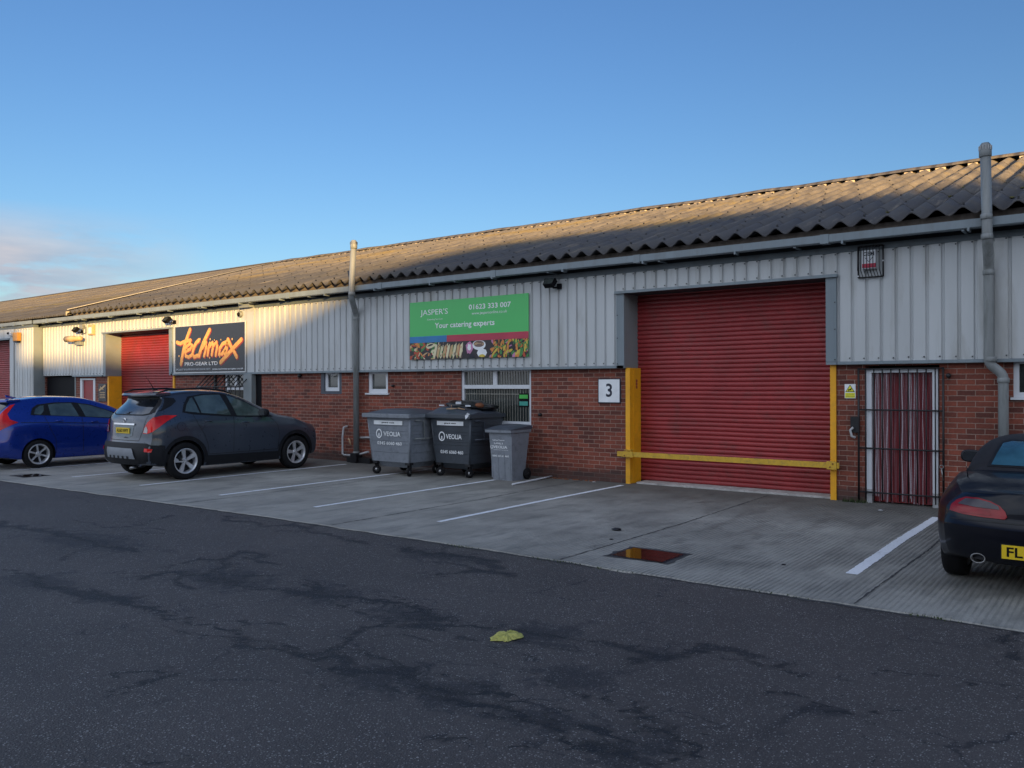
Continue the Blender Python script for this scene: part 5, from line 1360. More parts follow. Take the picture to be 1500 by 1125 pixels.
    def patch(s, name, poly, m, view='side', off=.003, parent=None, step=.05, sx=1, thick=0, maxd=None, smooth=True, quiet=False):
        # poly in the plane seen from that side; side: (y, z); rear: (x, z); front; top: (x, y); diag: (t, z) seen from the rear right corner
        if view == 'side': org = lambda a, b_: (Vector(s.P(sx*3, a, b_)), Vector((-sx,0,0)))
        elif view == 'rear': org = lambda a, b_: (Vector(s.P(a, -3, b_)), Vector((0,1,0)))
        elif view == 'front': org = lambda a, b_: (Vector(s.P(a, 9, b_)), Vector((0,-1,0)))
        elif view == 'top': org = lambda a, b_: (Vector(s.P(a, b_, 4)), Vector((0,0,-1)))
        elif view == 'diag':
            org = lambda a, b_, RH=math.sqrt(.5): (Vector(s.P(sx*a*RH+sx*3*RH, a*RH-3*RH, b_)), Vector((-sx*RH, RH, 0)))
        pts = []
        n = len(poly)
        for i in range(n):
            a = Vector(poly[i]); b_ = Vector(poly[(i+1) % n]); k = max(1, int((b_-a).length/step))
            for j in range(k): pts.append(a+(b_-a)*j/k)
        nb = len(pts); edges = [(i, (i+1) % nb) for i in range(nb)]
        x0 = min(p.x for p in pts); x1 = max(p.x for p in pts); z0 = min(p.y for p in pts); z1 = max(p.y for p in pts)
        def inside(p):
            c = False; j = nb-1
            for i in range(nb):
                a, b_ = pts[i], pts[j]
                if (a.y > p.y) != (b_.y > p.y) and p.x < (b_.x-a.x)*(p.y-a.y)/(b_.y-a.y)+a.x: c = not c
                j = i
            return c
        ext = []; x = x0+step*.5
        while x < x1:
            z = z0+step*.5
            while z < z1:
                p = Vector((x, z))
                if inside(p) and min((p-q).length for q in pts[:nb]) > step*.35: ext.append(p)
                z += step
            x += step
        V, E_, F_, *_ = delaunay_2d_cdt(pts+ext, edges, [list(range(nb))], 1, 1e-6)
        bm = BM(); vs = []
        for p in V:
            o_, d = org(p.x, p.y); hit, nr_, _, dist = s.bvh.ray_cast(o_, d)
            if hit is None or (maxd and dist > maxd): vs.append(None); continue
            if nr_.dot(d) > 0: nr_ = -nr_
            vs.append(bm.verts.new(hit+nr_*off*.6-d*off*.7))
        for f in F_:
            q = [vs[i] for i in f]
            if any(v is None for v in q): continue
            try: bm.faces.new(q)
            except Exception: pass
        bmesh.ops.recalc_face_normals(bm, faces=bm.faces)
        if bm.faces:
            bm.faces.ensure_lookup_table(); d = org(V[0].x, V[0].y)[1]
            if sum(f.normal.dot(d)*f.calc_area() for f in bm.faces) > 0: bmesh.ops.reverse_faces(bm, faces=bm.faces)
        bmesh.ops.smooth_vert(bm, verts=[v for v in bm.verts if not v.is_boundary], factor=.5, use_axis_x=True, use_axis_y=True, use_axis_z=True)
        return mesh_obj(name, bm, m, parent or s.o, smooth=smooth)
    def line(s, name, pts, w_, m='seam', view='side', off=.0022, sx=1, parent=None, step=.04):
        P = [Vector(p) for p in pts]; Lf, Rt = [], []
        for i, p in enumerate(P):
            d = (P[min(i+1, len(P)-1)]-P[max(i-1, 0)]).normalized(); nn_ = Vector((-d.y, d.x)); Lf.append(p+nn_*w_/2); Rt.append(p-nn_*w_/2)
        return s.patch(name, [tuple(q) for q in Lf+Rt[::-1]], m, view, off, parent or s.body_o, step, sx)
    def lines(s, name, L_, w_, m='seam', view='side', off=.0022, sx=1, parent=None):
        for pts in L_: s.line(name, pts, w_, m, view, off, sx, parent)
    def wheel(s, x, y, R_, wd, rim, spokes, sx=1, style='five'):
        c = s.P(x, y, R_)
        bm = BM(); h = wd/2
        lathe(bm, [(-h*.7,rim),(-h*.92,rim+.01),(-h,rim+.35*(R_-rim)),(-h*.95,R_-.03),(-h*.78,R_-.006),(-h*.4,R_),(h*.4,R_),(h*.78,R_-.006),(h*.95,R_-.03),(h,rim+.35*(R_-rim)),(h*.92,rim+.01),(h*.7,rim)], c, 'X', 48)
        for k in range(0):
            pass
        t = mesh_obj('wheel', bm, 'rubber', s.o)
        bm = BM()
        lathe(bm, [(sx*h*.92,rim+.012),(sx*h*.96,rim+.006),(sx*h*.90,rim-.008),(sx*h*.55,rim-.022),(-sx*h*.6,rim-.03),(-sx*h*.9,rim+.0)], c, 'X', 48)
        r_ = mesh_obj('rim', bm, 'alloy', t)
        bm = BM(); lathe(bm, [(sx*h*.05,.001),(sx*h*.05,rim-.03)], c, 'X', 32); lathe(bm, [(sx*h*.15,.001),(sx*h*.15,rim*.62),(sx*h*.05,rim*.64)], c, 'X', 32, ); mesh_obj('brake_disc', bm, 'plastic_black', t)
        bm = BM()
        def spoke(a, w0, w1, r0_=.03, r1_=rim-.012, tw=0, mi=0):
            pr = []
            for rr_, ww, xx in ((r0_, w0, .62), (rim*.5, (w0+w1)/2*.92, .66), (r1_, w1, .82)):
                a2 = a+tw*(rr_/rim)
                for sgn in (-1, 1):
                    for dx in (0, -.028):
                        pr.append(Vector((c[0]+sx*(h*xx+dx), c[1]+rr_*math.cos(a2)-sgn*ww/2*math.sin(a2), c[2]+rr_*math.sin(a2)+sgn*ww/2*math.cos(a2))))
            v = [bm.verts.new(p) for p in pr]
            for k in (0, 4):
                a0, b0, c0, d0, e0, f0, g0, h0 = v[k:k+8]
                bm.faces.new((a0, c0, g0, e0)); bm.faces.new((b0, f0, h0, d0)); bm.faces.new((a0, e0, f0, b0)); bm.faces.new((c0, d0, h0, g0))
            bm.faces.new((v[8], v[10], v[11], v[9]))
        for k in range(spokes):
            a = PI/2+2*PI*k/spokes+.2
            if style == 'five': spoke(a, .050, .085)
            elif style == 'split': spoke(a-.10, .02, .018, tw=.05); spoke(a+.10, .02, .018, tw=-.05); spoke(a, .016, .014)
        lathe(bm, [(sx*h*.70,.001),(sx*h*.70,.028),(sx*h*.66,.052),(sx*h*.3,.06)], c, 'X', 20)
        fix(bm); sp_ = mesh_obj('spokes', bm, 'alloy', r_)
        bm = BM()
        for k in range(5):
            a = 2*PI*k/5+PI/2+.2+PI/5; lathe(bm, [(sx*h*.69,.001),(sx*h*.69,.009)], (c[0], c[1]+.040*math.cos(a), c[2]+.040*math.sin(a)), 'X', 8)
        mesh_obj('nuts', bm, 'black', r_)
    def mirror(s, x, y, z, m, sx=1, sz=(.10,.085,.07)):
        bm = BM(); bmesh.ops.create_icosphere(bm, subdivisions=3, radius=1)
        cx = s.P(x+sx*sz[0]*.8, y, z)
        for v in bm.verts:
            q = v.co; e = .75
            f = Vector((math.copysign(abs(q.x)**e, q.x)*sz[0], math.copysign(abs(q.y)**e, q.y)*sz[1], math.copysign(abs(q.z)**e, q.z)*sz[2]))
            f.y = f.y*(1 if f.y > 0 else .45); v.co = f+Vector(cx)
        mr = mesh_obj('door_mirror', bm, m, s.o, smooth=True)
        bm = BM(); box(bm, min(x-sx*.03, x+sx*.06)+s.c.x, max(x-sx*.03, x+sx*.06)+s.c.x, s.c.y+y-.02, s.c.y+y+.05, z-.07, z-.02, bev=.008); mesh_obj('stalk', bm, 'plastic_black', mr)
        bm = BM(); pts = []
        for k in range(16):
            t = 2*PI*k/16; pts.append((cx[0]+sz[0]*.82*math.copysign(abs(math.cos(t))**.7, math.cos(t)), cx[1]-sz[1]*.47, cx[2]+sz[2]*.78*math.copysign(abs(math.sin(t))**.7, math.sin(t))))
        quad(bm, pts); fix(bm); mesh_obj('mirror_glass', bm, 'glass_rear', mr)
    def handle(s, y, z, sx=1, m='paint_grey', len_=.18, chrome=False):
        hit, nr_, _, _ = s.bvh.ray_cast(Vector(s.P(sx*3, y, z)), Vector((-sx,0,0)))
        if hit is None: return
        bm = BM(); x = hit.x+sx*.018
        tube(bm, [(hit.x-sx*.01,hit.y-len_/2,z),(x,hit.y-len_/2+.03,z+.004),(x+sx*.004,hit.y,z+.006),(x,hit.y+len_/2-.03,z+.004),(hit.x-sx*.01,hit.y+len_/2,z)], [.010,.013,.013,.013,.010], 8)
        mesh_obj('door_handle', bm, 'chrome' if chrome else m, s.o)

# ---- grey crossover
sv = Car('parked_car', (-15.0,-5.03,0), 'grey crossover car parked nose to the wall under the black sign')
suvL = 4.06
sv.body(suvL, dict(
    W=[(0,.80),(.25,.865),(.8,.885),(2.2,.885),(3.3,.885),(3.75,.855),(4.06,.76)],
    zb=[(0,.30),(.5,.23),(2,.21),(3.6,.22),(4.06,.26)],
    zbelt=[(0,1.20),(.6,1.22),(1.6,1.15),(2.6,1.09),(3.1,1.05),(3.7,.97),(4.06,.88)],
    wbelt=[(0,.745),(.6,.81),(1.6,.825),(2.7,.82),(3.4,.81),(3.75,.78),(4.06,.68)],
    ztop=[(0,1.585),(.5,1.645),(1.2,1.67),(1.7,1.655),(2.1,1.57),(2.6,1.34),(2.98,1.16),(3.4,1.10),(3.8,1.01),(4.06,.93)],
    wroof=[(0,.58),(.6,.605),(1.6,.61),(2.1,.62),(2.6,.68),(3.05,.74),(3.6,.74),(4.06,.60)],
    zcant=[(0,1.54),(.6,1.585),(1.2,1.60),(1.7,1.575),(2.1,1.49),(2.6,1.28),(2.98,1.125),(3.4,1.07),(3.8,.985),(4.06,.91)]),
    tail=[(.2,.27),(.34,.15),(.50,.12),(.62,.135),(.72,.18),(.95,.20),(1.12,.23),(1.22,.29),(1.5,.50),(1.60,.46),(1.7,.46)], kc=.11,
    nose=[(.2,.22),(.35,.13),(.5,.11),(.75,.12),(.88,.15),(1.0,.24),(1.7,.26)], kn=.12, wheels=(.80,3.32), R_=.345, m='paint_grey', arch=.05)
for sx in (1, -1):
    sv.wheel(sx*.795, .80, .345, .215, .225, 5, sx); sv.wheel(sx*.795, 3.32, .345, .215, .225, 5, sx)
    # dark plastic cladding round the arches and along the sill
    def arc(cy, r1, r2, a0, a1, n=22):
        o_ = [(cy+r1*math.cos(a0+(a1-a0)*k/n), .345+r1*math.sin(a0+(a1-a0)*k/n)) for k in range(n+1)]
        i_ = [(cy+r2*math.cos(a0+(a1-a0)*k/n), .345+r2*math.sin(a0+(a1-a0)*k/n)) for k in range(n+1)]
        return o_+i_[::-1]
    for wy in (.80, 3.32): sv.patch('arch_trim', arc(wy, .465, .397, -.12, PI+.12), 'plastic_black', off=.012, sx=sx, step=.045)
    sv.patch('sill_cladding', [(1.22,.24),(2.90,.24),(2.88,.40),(1.26,.42)], 'plastic_black', off=.010, sx=sx, step=.06)
    # side glass: black surround, then the panes
    sur = sv.patch('window_surround', [(.78,1.245),(.84,1.38),(.97,1.53),(1.28,1.58),(1.65,1.585),(1.95,1.53),(2.2,1.44),(2.52,1.27),(2.80,1.10),(2.2,1.11),(1.6,1.15),(1.0,1.20)], 'plastic_black', off=.004, sx=sx)
    sv.patch('quarter_glass', [(.84,1.262),(.90,1.38),(1.0,1.49),(1.06,1.515),(1.13,1.225)], 'glass_car', off=.007, sx=sx, parent=sur)
    sv.patch('rear_window', [(1.17,1.222),(1.10,1.525),(1.32,1.555),(1.60,1.56),(1.68,1.555),(1.80,1.165)], 'glass_car', off=.007, sx=sx, parent=sur)
    sv.patch('front_window', [(1.93,1.150),(1.82,1.545),(1.93,1.515),(2.18,1.42),(2.48,1.27),(2.66,1.155),(2.64,1.125)], 'glass_car', off=.007, sx=sx, parent=sur)
    sv.lines('door_seam', [[(1.86,1.16),(1.83,.9),(1.82,.44)], [(.98,1.22),(1.06,1.02),(1.20,.80),(1.27,.60),(1.28,.44)], [(2.72,1.09),(2.86,.95),(2.90,.75),(2.86,.44)], [(1.28,.44),(2.86,.44)]], .009, sx=sx)
    sv.handle(1.28, 1.06, sx, chrome=False); sv.handle(2.10, 1.01, sx)
    sv.mirror(sx*.80, 2.50, 1.19, 'plastic_black', sx, (.12,.10,.085))
    bm = BM(); tube(bm, [sv.P(sx*.60,.42,1.615), sv.P(sx*.615,.62,1.665), sv.P(sx*.615,1.3,1.685), sv.P(sx*.615,1.75,1.645), sv.P(sx*.615,1.95,1.575)], [.012,.018,.018,.018,.012], 8); mesh_obj('roof_rail', bm, 'plastic_black', sv.o)
    # tail lamp wraps the corner
    lp = sv.patch('tail_lamp', [(0.520,.875),(0.540,.97),(0.605,1.08),(0.700,1.16),(0.850,1.20),(1.050,1.19),(0.940,1.11),(0.820,1.0),(0.710,.91),(0.610,.87)], 'lamp_red', 'diag', off=.010, sx=sx, step=.03)
    sv.patch('indicator', [(0.530,.89),(0.550,.965),(0.585,1.01),(0.615,.945),(0.610,.88)], 'lamp_clear', 'diag', off=.014, sx=sx, step=.03, parent=lp)
    sv.patch('reflector', [(0.570,.55),(0.570,.61),(0.710,.60),(0.690,.54)], 'lamp_red', 'diag', off=.02, sx=sx, step=.03)
for sx in (1,-1): sv.patch('bumper_corner', [(.46,.27),(.46,.668),(.68,.668),(.90,.655),(.90,.27)], 'plastic_black', 'diag', off=.0085, sx=sx, step=.05)
for sx in (1,-1): sv.patch('bumper_side', [(.17,.27),(.17,.665),(.25,.655),(.33,.60),(.345,.48),(.345,.40),(.37,.27)], 'plastic_black', off=.009, sx=sx, step=.05)
fl = sv.patch('fuel_flap', [(.72+.085*math.cos(t), .985+.085*math.sin(t)) for t in [2*PI*k/20 for k in range(20)]], 'seam', off=.0022)
sv.patch('flap_panel', [(.72+.078*math.cos(t), .985+.078*math.sin(t)) for t in [2*PI*k/20 for k in range(20)]], 'paint_grey', off=.0035, parent=fl)
bm_ = sv.patch('rear_bumper_trim', [(-.88,.30),(-.86,.66),(-.70,.70),(.70,.70),(.86,.66),(.88,.30)], 'plastic_black', 'rear', off=.008, step=.06, maxd=3.9)
sk = sv.patch('skid_plate', [(-.44,.415),(-.48,.60),(.40,.60),(.44,.56),(.50,.415)], 'skid', 'rear', off=.022, step=.05)
for k in range(5): sv.patch('skid_slot', [(-.30+k*.15-.03,.415),(-.30+k*.15-.03,.46),(-.30+k*.15+.03,.46),(-.30+k*.15+.03,.415)], 'plastic_black', 'rear', off=.026, parent=sk)
rg_ = sv.patch('rear_glass_surround', [(-.66,1.225),(-.60,1.46),(-.55,1.535),(.55,1.535),(.60,1.46),(.66,1.225),(.50,1.195),(-.50,1.195)], 'plastic_black', 'rear', off=.004)
sv.patch('rear_screen', [(-.60,1.235),(-.545,1.50),(.545,1.50),(.60,1.235),(.46,1.212),(-.46,1.212)], 'glass_rear', 'rear', off=.007, parent=rg_)
# wrap of dark glass round the rear pillar
sv.patch('rear_side_glass', [(.64,1.235),(.70,1.40),(.78,1.525),(.95,1.51),(.995,1.45),(.94,1.37),(.82,1.285)], 'plastic_black', 'diag', off=.004)
bm = BM(); 
for i in range(13):
    t = -1+2*i/12
    a = [sv.P(t*.60, .36+.13*abs(t)**2.4+o1, z) for (o1, z) in ((0,1.565),(.02,1.60),(.30,1.632-.02*t*t),(.30,1.57),(.03,1.545))]
    vs = [bm.verts.new((p[0], p[1]-.12, p[2])) for p in a]
    if i:
        for k in range(5): bm.faces.new((pvv[k], vs[k], vs[(k+1)%5], pvv[(k+1)%5]))
    else: bm.faces.new(vs)
    pvv = vs
bm.faces.new(pvv[::-1]); mesh_obj('spoiler', fix(bm), 'paint_grey', sv.o, smooth=True, angle=40)
# plate recess, chrome bar, badge, wiper
sv.line('tailgate_seam', [(-.62,1.19),(-.60,.95),(-.50,.74),(.50,.74),(.60,.95),(.62,1.19)], .010, view='rear')
pr_ = sv.patch('plate_recess', [(-.34,1.01),(-.30,.83),(-.22,.80),(.22,.80),(.30,.83),(.34,1.01)], 'trim', 'rear', off=.003)
sv.patch('chrome_bar', [(-.36,1.02),(-.36,1.05),(.36,1.05),(.36,1.02)], 'chrome', 'rear', off=.016)
npx = sv.c.x; npy = sv.bvh.ray_cast(Vector(sv.P(0,-3,.91)), Vector((0,1,0)))[0].y-.014
bm = BM(); box(bm, npx-.235, npx+.235, npy-.006, npy+.006, .865, .970); npo = mesh_obj('number_plate', bm, 'plate_yellow', sv.o)
text("AU60 NWY", npx-.205, npx+.205, .885, .950, npy-.008, 'black', npo, bold=.02)
bm = BM(); 
lathe(bm, [(-.008,.030),(-.012,.040),(-.004,.048)], (npx, sv.bvh.ray_cast(Vector(sv.P(0,-3,1.10)), Vector((0,1,0)))[0].y-.006, 1.10), 'Y', 20); box(bm, npx-.04, npx+.04, npy+.06, npy+.07, 1.095, 1.105); mesh_obj('badge', bm, 'chrome', sv.o)
bm = BM(); y_ = sv.bvh.ray_cast(Vector(sv.P(-.1,-3,1.26)), Vector((0,1,0)))[0].y
tube(bm, [(npx-.02,y_-.03,1.20),(npx+.02,y_-.02,1.245),(npx+.30,y_+.03,1.265)], [.018,.014,.008], 6); box(bm, npx-.05, npx+.06, y_-.045, y_-.01, 1.19, 1.235, bev=.01); mesh_obj('rear_wiper', bm, 'plastic_black', sv.o)
bm = BM(); a = sv.P(.12,.62,1.665); tube(bm, [a, (a[0]-.0,a[1]-.10,a[2]+.16), (a[0]-.0,a[1]-.17,a[2]+.25)], [.010,.005,.003], 6); box(bm, a[0]-.02, a[0]+.02, a[1]-.03, a[1]+.06, a[2]-.015, a[2]+.012, bev=.006); mesh_obj('aerial', bm, 'plastic_black', sv.o)
bm = BM(); box(bm, npx+.10-.012, npx+.10+.012, npy-.03, npy, .785, .805); mesh_obj('latch', bm, 'chrome', sv.o)
bm = BM(); tube(bm, [sv.P(.42,.12,.26), sv.P(.42,-.02,.25)], .025, 10); mesh_obj('exhaust', bm, 'steel', sv.o)

# ---- blue hatchback
bl = Car('parked_car', (-19.42,-5.68,0), 'bright blue hatchback parked left of the grey crossover')
bl.body(3.99, dict(
    W=[(0,.76),(.25,.825),(.8,.845),(2.2,.845),(3.1,.84),(3.6,.77),(3.99,.56)],
    zb=[(0,.26),(.5,.19),(2,.18),(3.5,.19),(3.99,.26)],
    zbelt=[(0,1.10),(.6,1.13),(1.6,1.06),(2.5,.98),(3.0,.92),(3.5,.82),(3.99,.62)],
    wbelt=[(0,.70),(.6,.765),(1.6,.78),(2.6,.775),(3.3,.72),(3.99,.48)],
    ztop=[(0,1.43),(.4,1.485),(1.1,1.525),(1.7,1.51),(2.2,1.40),(2.8,1.14),(3.15,1.0),(3.5,.90),(3.8,.80),(3.99,.68)],
    wroof=[(0,.55),(.6,.57),(1.6,.58),(2.2,.60),(2.8,.66),(3.2,.70),(3.6,.62),(3.99,.42)],
    zcant=[(0,1.39),(.4,1.425),(1.1,1.455),(1.7,1.435),(2.2,1.33),(2.8,1.10),(3.15,.97),(3.5,.87),(3.8,.77),(3.99,.65)]),
    tail=[(.2,.10),(.34,.02),(.52,0),(.64,.02),(.75,.06),(1.0,.09),(1.15,.14),(1.40,.34),(1.47,.30),(1.6,.30)], kc=.17,
    nose=[(.2,.10),(.5,0),(.75,.05),(1.0,.25),(1.6,.3)], kn=.26, wheels=(.80,3.33), R_=.300, m='paint_blue', arch=.04)
for sx in (1, -1):
    bl.wheel(sx*.755, .80, .300, .19, .205, 6, sx, 'split'); bl.wheel(sx*.755, 3.33, .300, .19, .205, 6, sx, 'split')
    sur = bl.patch('window_surround', [(.66,1.13),(.72,1.27),(.84,1.345),(1.2,1.385),(1.6,1.38),(1.95,1.325),(2.4,1.17),(2.72,1.02),(2.74,.985),(2.2,1.02),(1.5,1.075),(.9,1.115)], 'plastic_black', off=.004, sx=sx)
    bl.patch('quarter_glass', [(.73,1.145),(.78,1.26),(.90,1.32),(.96,1.32),(.93,1.20),(.86,1.13)], 'glass_car', off=.007, sx=sx, parent=sur)
    bl.patch('rear_window', [(1.06,1.11),(1.05,1.335),(1.25,1.36),(1.55,1.36),(1.66,1.07)], 'glass_car', off=.007, sx=sx, parent=sur)
    bl.patch('front_window', [(1.80,1.06),(1.70,1.345),(1.95,1.30),(2.35,1.165),(2.62,1.03),(2.60,1.005)], 'glass_car', off=.007, sx=sx, parent=sur)
    bl.lines('door_seam', [[(1.72,1.07),(1.72,.3)], [(.92,1.12),(1.02,.85),(1.14,.60),(1.16,.30)], [(2.72,.99),(2.80,.7),(2.76,.3)]], .009, sx=sx)
    bl.lines('crease', [[(.45,.98),(1.2,.955),(2.2,.90),(2.9,.84)]], .012, sx=sx)
    bl.handle(1.22, .985, sx, 'paint_blue'); bl.handle(1.98, .94, sx, 'paint_blue')
    bl.mirror(sx*.77, 2.52, 1.06, 'paint_blue', sx)
    lp = bl.patch('tail_lamp', [(.36,.80),(.40,.93),(.52,1.10),(.66,1.34),(.72,1.36),(.66,1.16),(.72,1.05),(.86,.985),(.78,.94),(.66,.87),(.52,.79)], 'lamp_red', 'diag', off=.010, sx=sx, step=.03)
    bl.patch('indicator', [(.40,.85),(.43,.94),(.51,.99),(.54,.92),(.50,.85)], 'lamp_clear', 'diag', off=.014, sx=sx, step=.03, parent=lp)
rg_ = bl.patch('rear_screen', [(-.62,1.12),(-.55,1.38),(.55,1.38),(.62,1.12)], 'glass_rear', 'rear', off=.006)
bl.patch('rear_bumper_trim', [(-.60,.26),(-.62,.42),(.62,.42),(.60,.26)], 'plastic_black', 'rear', off=.006)
bm = BM()
for i in range(13):
    t = -1+2*i/12; a = [bl.P(t*.57, .22+.12*abs(t)**2.4+o1, z) for (o1, z) in ((0,1.41),(.03,1.445),(.28,1.475-.02*t*t),(.28,1.41),(.03,1.39))]
    vs = [bm.verts.new((p[0], p[1]-.08, p[2])) for p in a]
    if i:
        for k in range(5): bm.faces.new((pvv[k], vs[k], vs[(k+1)%5], pvv[(k+1)%5]))
    else: bm.faces.new(vs)
    pvv = vs
bm.faces.new(pvv[::-1]); mesh_obj('spoiler', fix(bm), 'paint_blue', bl.o, smooth=True, angle=40)
bm = BM(); a = bl.P(.0,.55,1.49)
vs = [bm.verts.new((a[0]+dx, a[1]+dy, a[2]+dz)) for dx, dy, dz in ((-.03,-.06,0),(.03,-.06,0),(.03,.14,0),(-.03,.14,0),(-.008,-.08,.06),(.008,-.08,.06),(.006,.02,.03),(-.006,.02,.03))]
for q in ((0,1,5,4),(1,2,6,5),(2,3,7,6),(3,0,4,7),(4,5,6,7)): bm.faces.new([vs[i] for i in q])
mesh_obj('roof_fin', fix(bm), 'paint_blue', bl.o)

# ---- black convertible
mg = Car('convertible_car', (-.63,-5.05,0), 'black soft top convertible with yellow number plate, cut by the right edge')
mg.body(3.9, dict(
    W=[(0,.70),(.2,.785),(.5,.812),(.95,.815),(2.2,.79),(3.2,.81),(3.6,.74),(3.9,.52)],
    zb=[(0,.29),(.5,.18),(2,.16),(3.5,.17),(3.9,.22)],
    zbelt=[(0,.80),(.4,.87),(.9,.90),(1.6,.86),(2.4,.82),(3.1,.72),(3.6,.62),(3.9,.48)],
    wbelt=[(0,.60),(.4,.70),(.9,.735),(1.6,.73),(2.4,.73),(3.1,.66),(3.9,.42)],
    ztop=[(0,.865),(.35,.93),(.80,.96),(1.6,.94),(2.4,.90),(3.0,.80),(3.6,.68),(3.9,.52)],
    wroof=[(0,.50),(.4,.60),(.9,.62),(1.6,.62),(2.4,.62),(3.1,.58),(3.9,.36)],
    zcant=[(0,.845),(.35,.91),(.80,.94),(1.6,.915),(2.4,.87),(3.0,.78),(3.6,.66),(3.9,.50)]),
    tail=[(.15,.16),(.30,.07),(.40,.03),(.52,.0),(.585,.0),(.61,.045),(.72,.07),(.82,.10),(.95,.12)], kc=.20,
    nose=[(.15,.10),(.4,0),(.6,.1),(1.0,.3)], kn=.26, wheels=(.72,3.1), R_=.295, m='paint_navy', arch=.035)
for sx in (1, -1):
    mg.wheel(sx*.715, .72, .295, .20, .20, 6, sx); mg.wheel(sx*.715, 3.1, .295, .19, .20, 6, sx)
    mg.mirror(sx*.74, 2.22, .97, 'paint_navy', sx, (.10,.055,.068))
    lp = mg.patch('tail_lamp', [(.665,.675),(.655,.72),(.61,.765),(.54,.795),(.44,.80),(.35,.785),(.28,.755),(.24,.715),(.225,.675),(.24,.655),(.40,.655),(.55,.66)][::1] if sx > 0 else [(-.665,.675),(-.655,.72),(-.61,.765),(-.54,.795),(-.44,.80),(-.35,.785),(-.28,.755),(-.24,.715),(-.225,.675),(-.24,.655),(-.40,.655),(-.55,.66)], 'lamp_red_dim', 'rear', off=.010, step=.03)
    mg.patch('smoked_lens', [(sx*q[0], q[1]) for q in ((.60,.735),(.54,.782),(.44,.788),(.35,.774),(.29,.752),(.28,.727),(.45,.728))], 'lamp_dark', 'rear', off=.014, step=.03, parent=lp)
    mg.patch('red_segment', [(sx*q[0], q[1]) for q in ((.58,.675),(.60,.715),(.36,.715),(.34,.675))], 'lamp_red_dim', 'rear', off=.014, step=.03, parent=lp)
    mg.lines('door_seam', [[(1.30,.86),(1.32,.30)], [(2.42,.82),(2.40,.30)]], .008, sx=sx)
    mg.patch('side_intake', [(1.02,.52),(1.06,.66),(1.16,.68),(1.12,.54)], 'plastic_black', off=.004, sx=sx)
mg.line('boot_seam', [(-.60,.83),(-.20,.855),(.20,.855),(.60,.83)], .010, view='rear')
mg.line('bumper_seam', [(-.66,.615),(-.3,.625),(.3,.625),(.66,.615)], .010, view='rear')
mg.line('bumper_groove', [(-.70,.30),(-.3,.285),(.3,.285),(.70,.30)], .012, view='rear')
# soft top
def softtop():
    prof = [(.80,.93),(.90,1.02),(1.02,1.12),(1.18,1.20),(1.45,1.245),(1.85,1.25),(2.10,1.215),(2.32,1.10),(2.62,.93)]
    P_ = catmull(prof, 4); bm = BM(); g = []
    for (y, z) in P_:
        e = min(1, max(0, (z-.90)/.34)); wt = .66-.10*e; row = []
        n = 20
        for k in range(n+1):
            t = -1+2*k/n; x = (.70-.03*e)*math.copysign(abs(math.sin(t*PI/2))**.85, t)*(.93 if e < .3 else 1); h_ = (1-abs(t)**3.2)
            zz = .89+(z-.89)*h_; row.append(bm.verts.new(mg.P(x, y+.10*abs(t)**3*(1 if y < 1.2 else 0), zz)))
        g.append(row)
    for a, b_ in zip(g, g[1:]):
        for k in range(len(a)-1): bm.faces.new((a[k], a[k+1], b_[k+1], b_[k]))
    fix(bm); bv = BVHTree.FromBMesh(bm)
    return mesh_obj('soft_top', bm, 'canvas', mg.o, smooth=True), bv
mat('canvas', (.012,.012,.016), .9, 0, .2, 20, bmp=.2, bscale=200)
st_, bv_ = softtop(); keep_b = mg.bvh; mg.bvh = bv_
mg.patch('screen_border', [(-.50,.985),(-.42,1.195),(-.35,1.215),(.35,1.215),(.42,1.195),(.50,.985)], 'plastic_black', 'rear', off=.006, parent=st_, step=.04)
mg.patch('plastic_screen', [(-.465,1.0),(-.40,1.18),(-.33,1.20),(.33,1.20),(.40,1.18),(.465,1.0)], 'glass_soft', 'rear', off=.010, parent=st_, step=.04)
mg.patch('side_window', [(1.42,.93),(1.50,1.06),(1.9,1.10),(2.2,1.05),(2.42,.93)], 'glass_car', off=.008, sx=-1, parent=st_, step=.04)
mg.bvh = keep_b
bm = BM(); box(bm, -.95, -.31, 0, .001, 0, .001); bm.free()
yb_ = mg.bvh.ray_cast(Vector(mg.P(0,-3,.40)), Vector((0,1,0)))[0].y
bm = BM(); box(bm, mg.c.x-.27, mg.c.x+.27, yb_-.012, yb_+.02, .345, .468, bev=.006); pf = mesh_obj('plate_frame', bm, 'plastic_black', mg.o)
bm = BM(); box(bm, mg.c.x-.26, mg.c.x+.26, yb_-.018, yb_-.0125, .352, .461); npm = mesh_obj('number_plate', bm, 'plate_yellow', mg.o)
text("FL", mg.c.x-.225, mg.c.x-.115, .369, .446, yb_-.0195, 'black', npm, bold=.02)
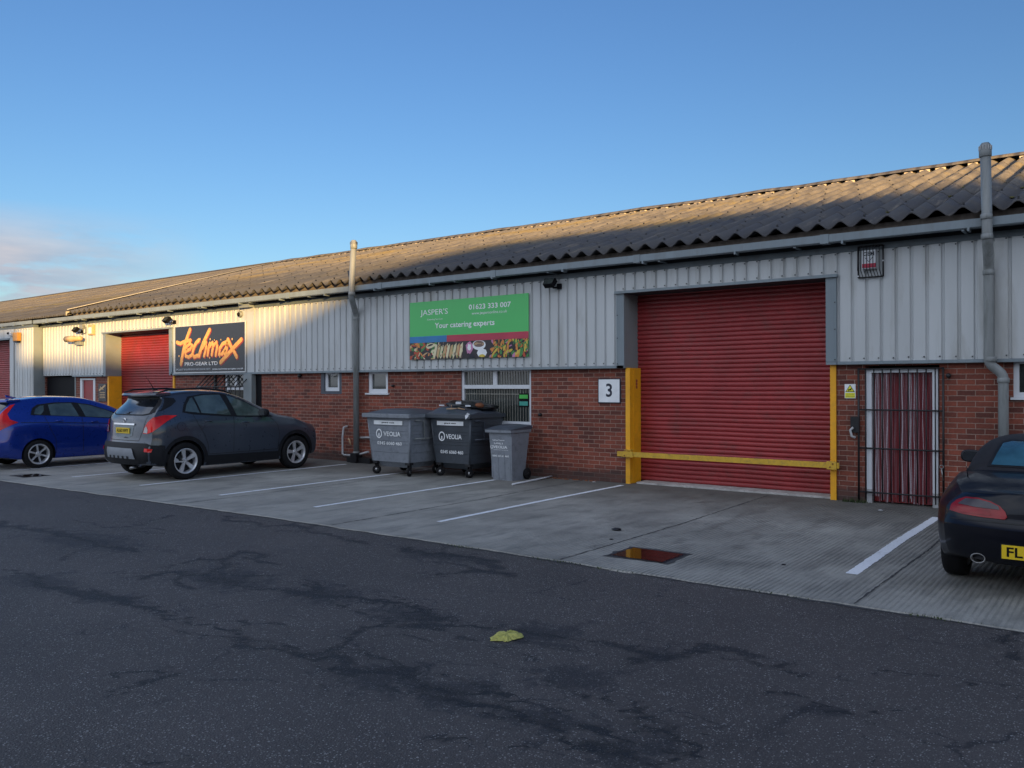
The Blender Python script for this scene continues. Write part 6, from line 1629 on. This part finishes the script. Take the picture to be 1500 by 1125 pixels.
for sx in (-1,):
    y_ = mg.bvh.ray_cast(Vector(mg.P(sx*.46,-3,.29)), Vector((0,1,0)))[0]
    y_ = (y_.y if y_ else mg.c.y)-.045
    bm = BM(); lathe(bm, [(.10,.0),(.10,.030),(-.03,.034),(-.035,.040),(-.02,.043),(.05,.043)], (mg.c.x+sx*.44, y_, .315), 'Y', 18)
    for v in bm.verts: v.co.x = mg.c.x+sx*.44+(v.co.x-mg.c.x-sx*.44)*1.35
    mesh_obj('exhaust', bm, 'steel', mg.o)
a = mg.P(-.60,.52,.90); bm = BM(); tube(bm, [a, (a[0]-.01,a[1],a[2]+.11)], [.006,.003], 6); mesh_obj('aerial', bm, 'plastic_black', mg.o)

# ------------------------------------------------------------------ pieces that are parts of their own
def islands(me):
    par = list(range(len(me.vertices)))
    def f(i):
        while par[i] != i: par[i] = par[par[i]]; i = par[i]
        return i
    for e in me.edges:
        a, b_ = f(e.vertices[0]), f(e.vertices[1])
        if a != b_: par[a] = b_
    return [f(i) for i in range(len(me.vertices))]
SPLIT = {'jamb_lining','column','clamp','gutter_bracket','gutter_arm','bolt','bars','bar','wires','lug','rail','drip_trim','red_mark','sticker','skid_slot','frame_foot','nuts','corner_post','ribs','side_plate','front_plate','ridge_bedding','gable'}
for o in list(COL.objects):
    if o.type != 'MESH' or o.name.split('.')[0] not in SPLIT: continue
    ids = islands(o.data); us = sorted(set(ids))
    if len(us) < 2 or len(us) > 99: continue
    src = bmesh.new(); src.from_mesh(o.data); src.verts.ensure_lookup_table()
    for n_, u_ in enumerate(us[1:]):
        b2_ = src.copy(); b2_.verts.ensure_lookup_table()
        bmesh.ops.delete(b2_, geom=[v for v in b2_.verts if ids[v.index] != u_], context='VERTS')
        me = bpy.data.meshes.new(o.data.name); b2_.to_mesh(me); b2_.free()
        for m_ in o.data.materials: me.materials.append(m_)
        c = o.copy(); c.data = me; COL.objects.link(c)
    bmesh.ops.delete(src, geom=[v for v in src.verts if ids[v.index] != us[0]], context='VERTS'); src.to_mesh(o.data); src.free()
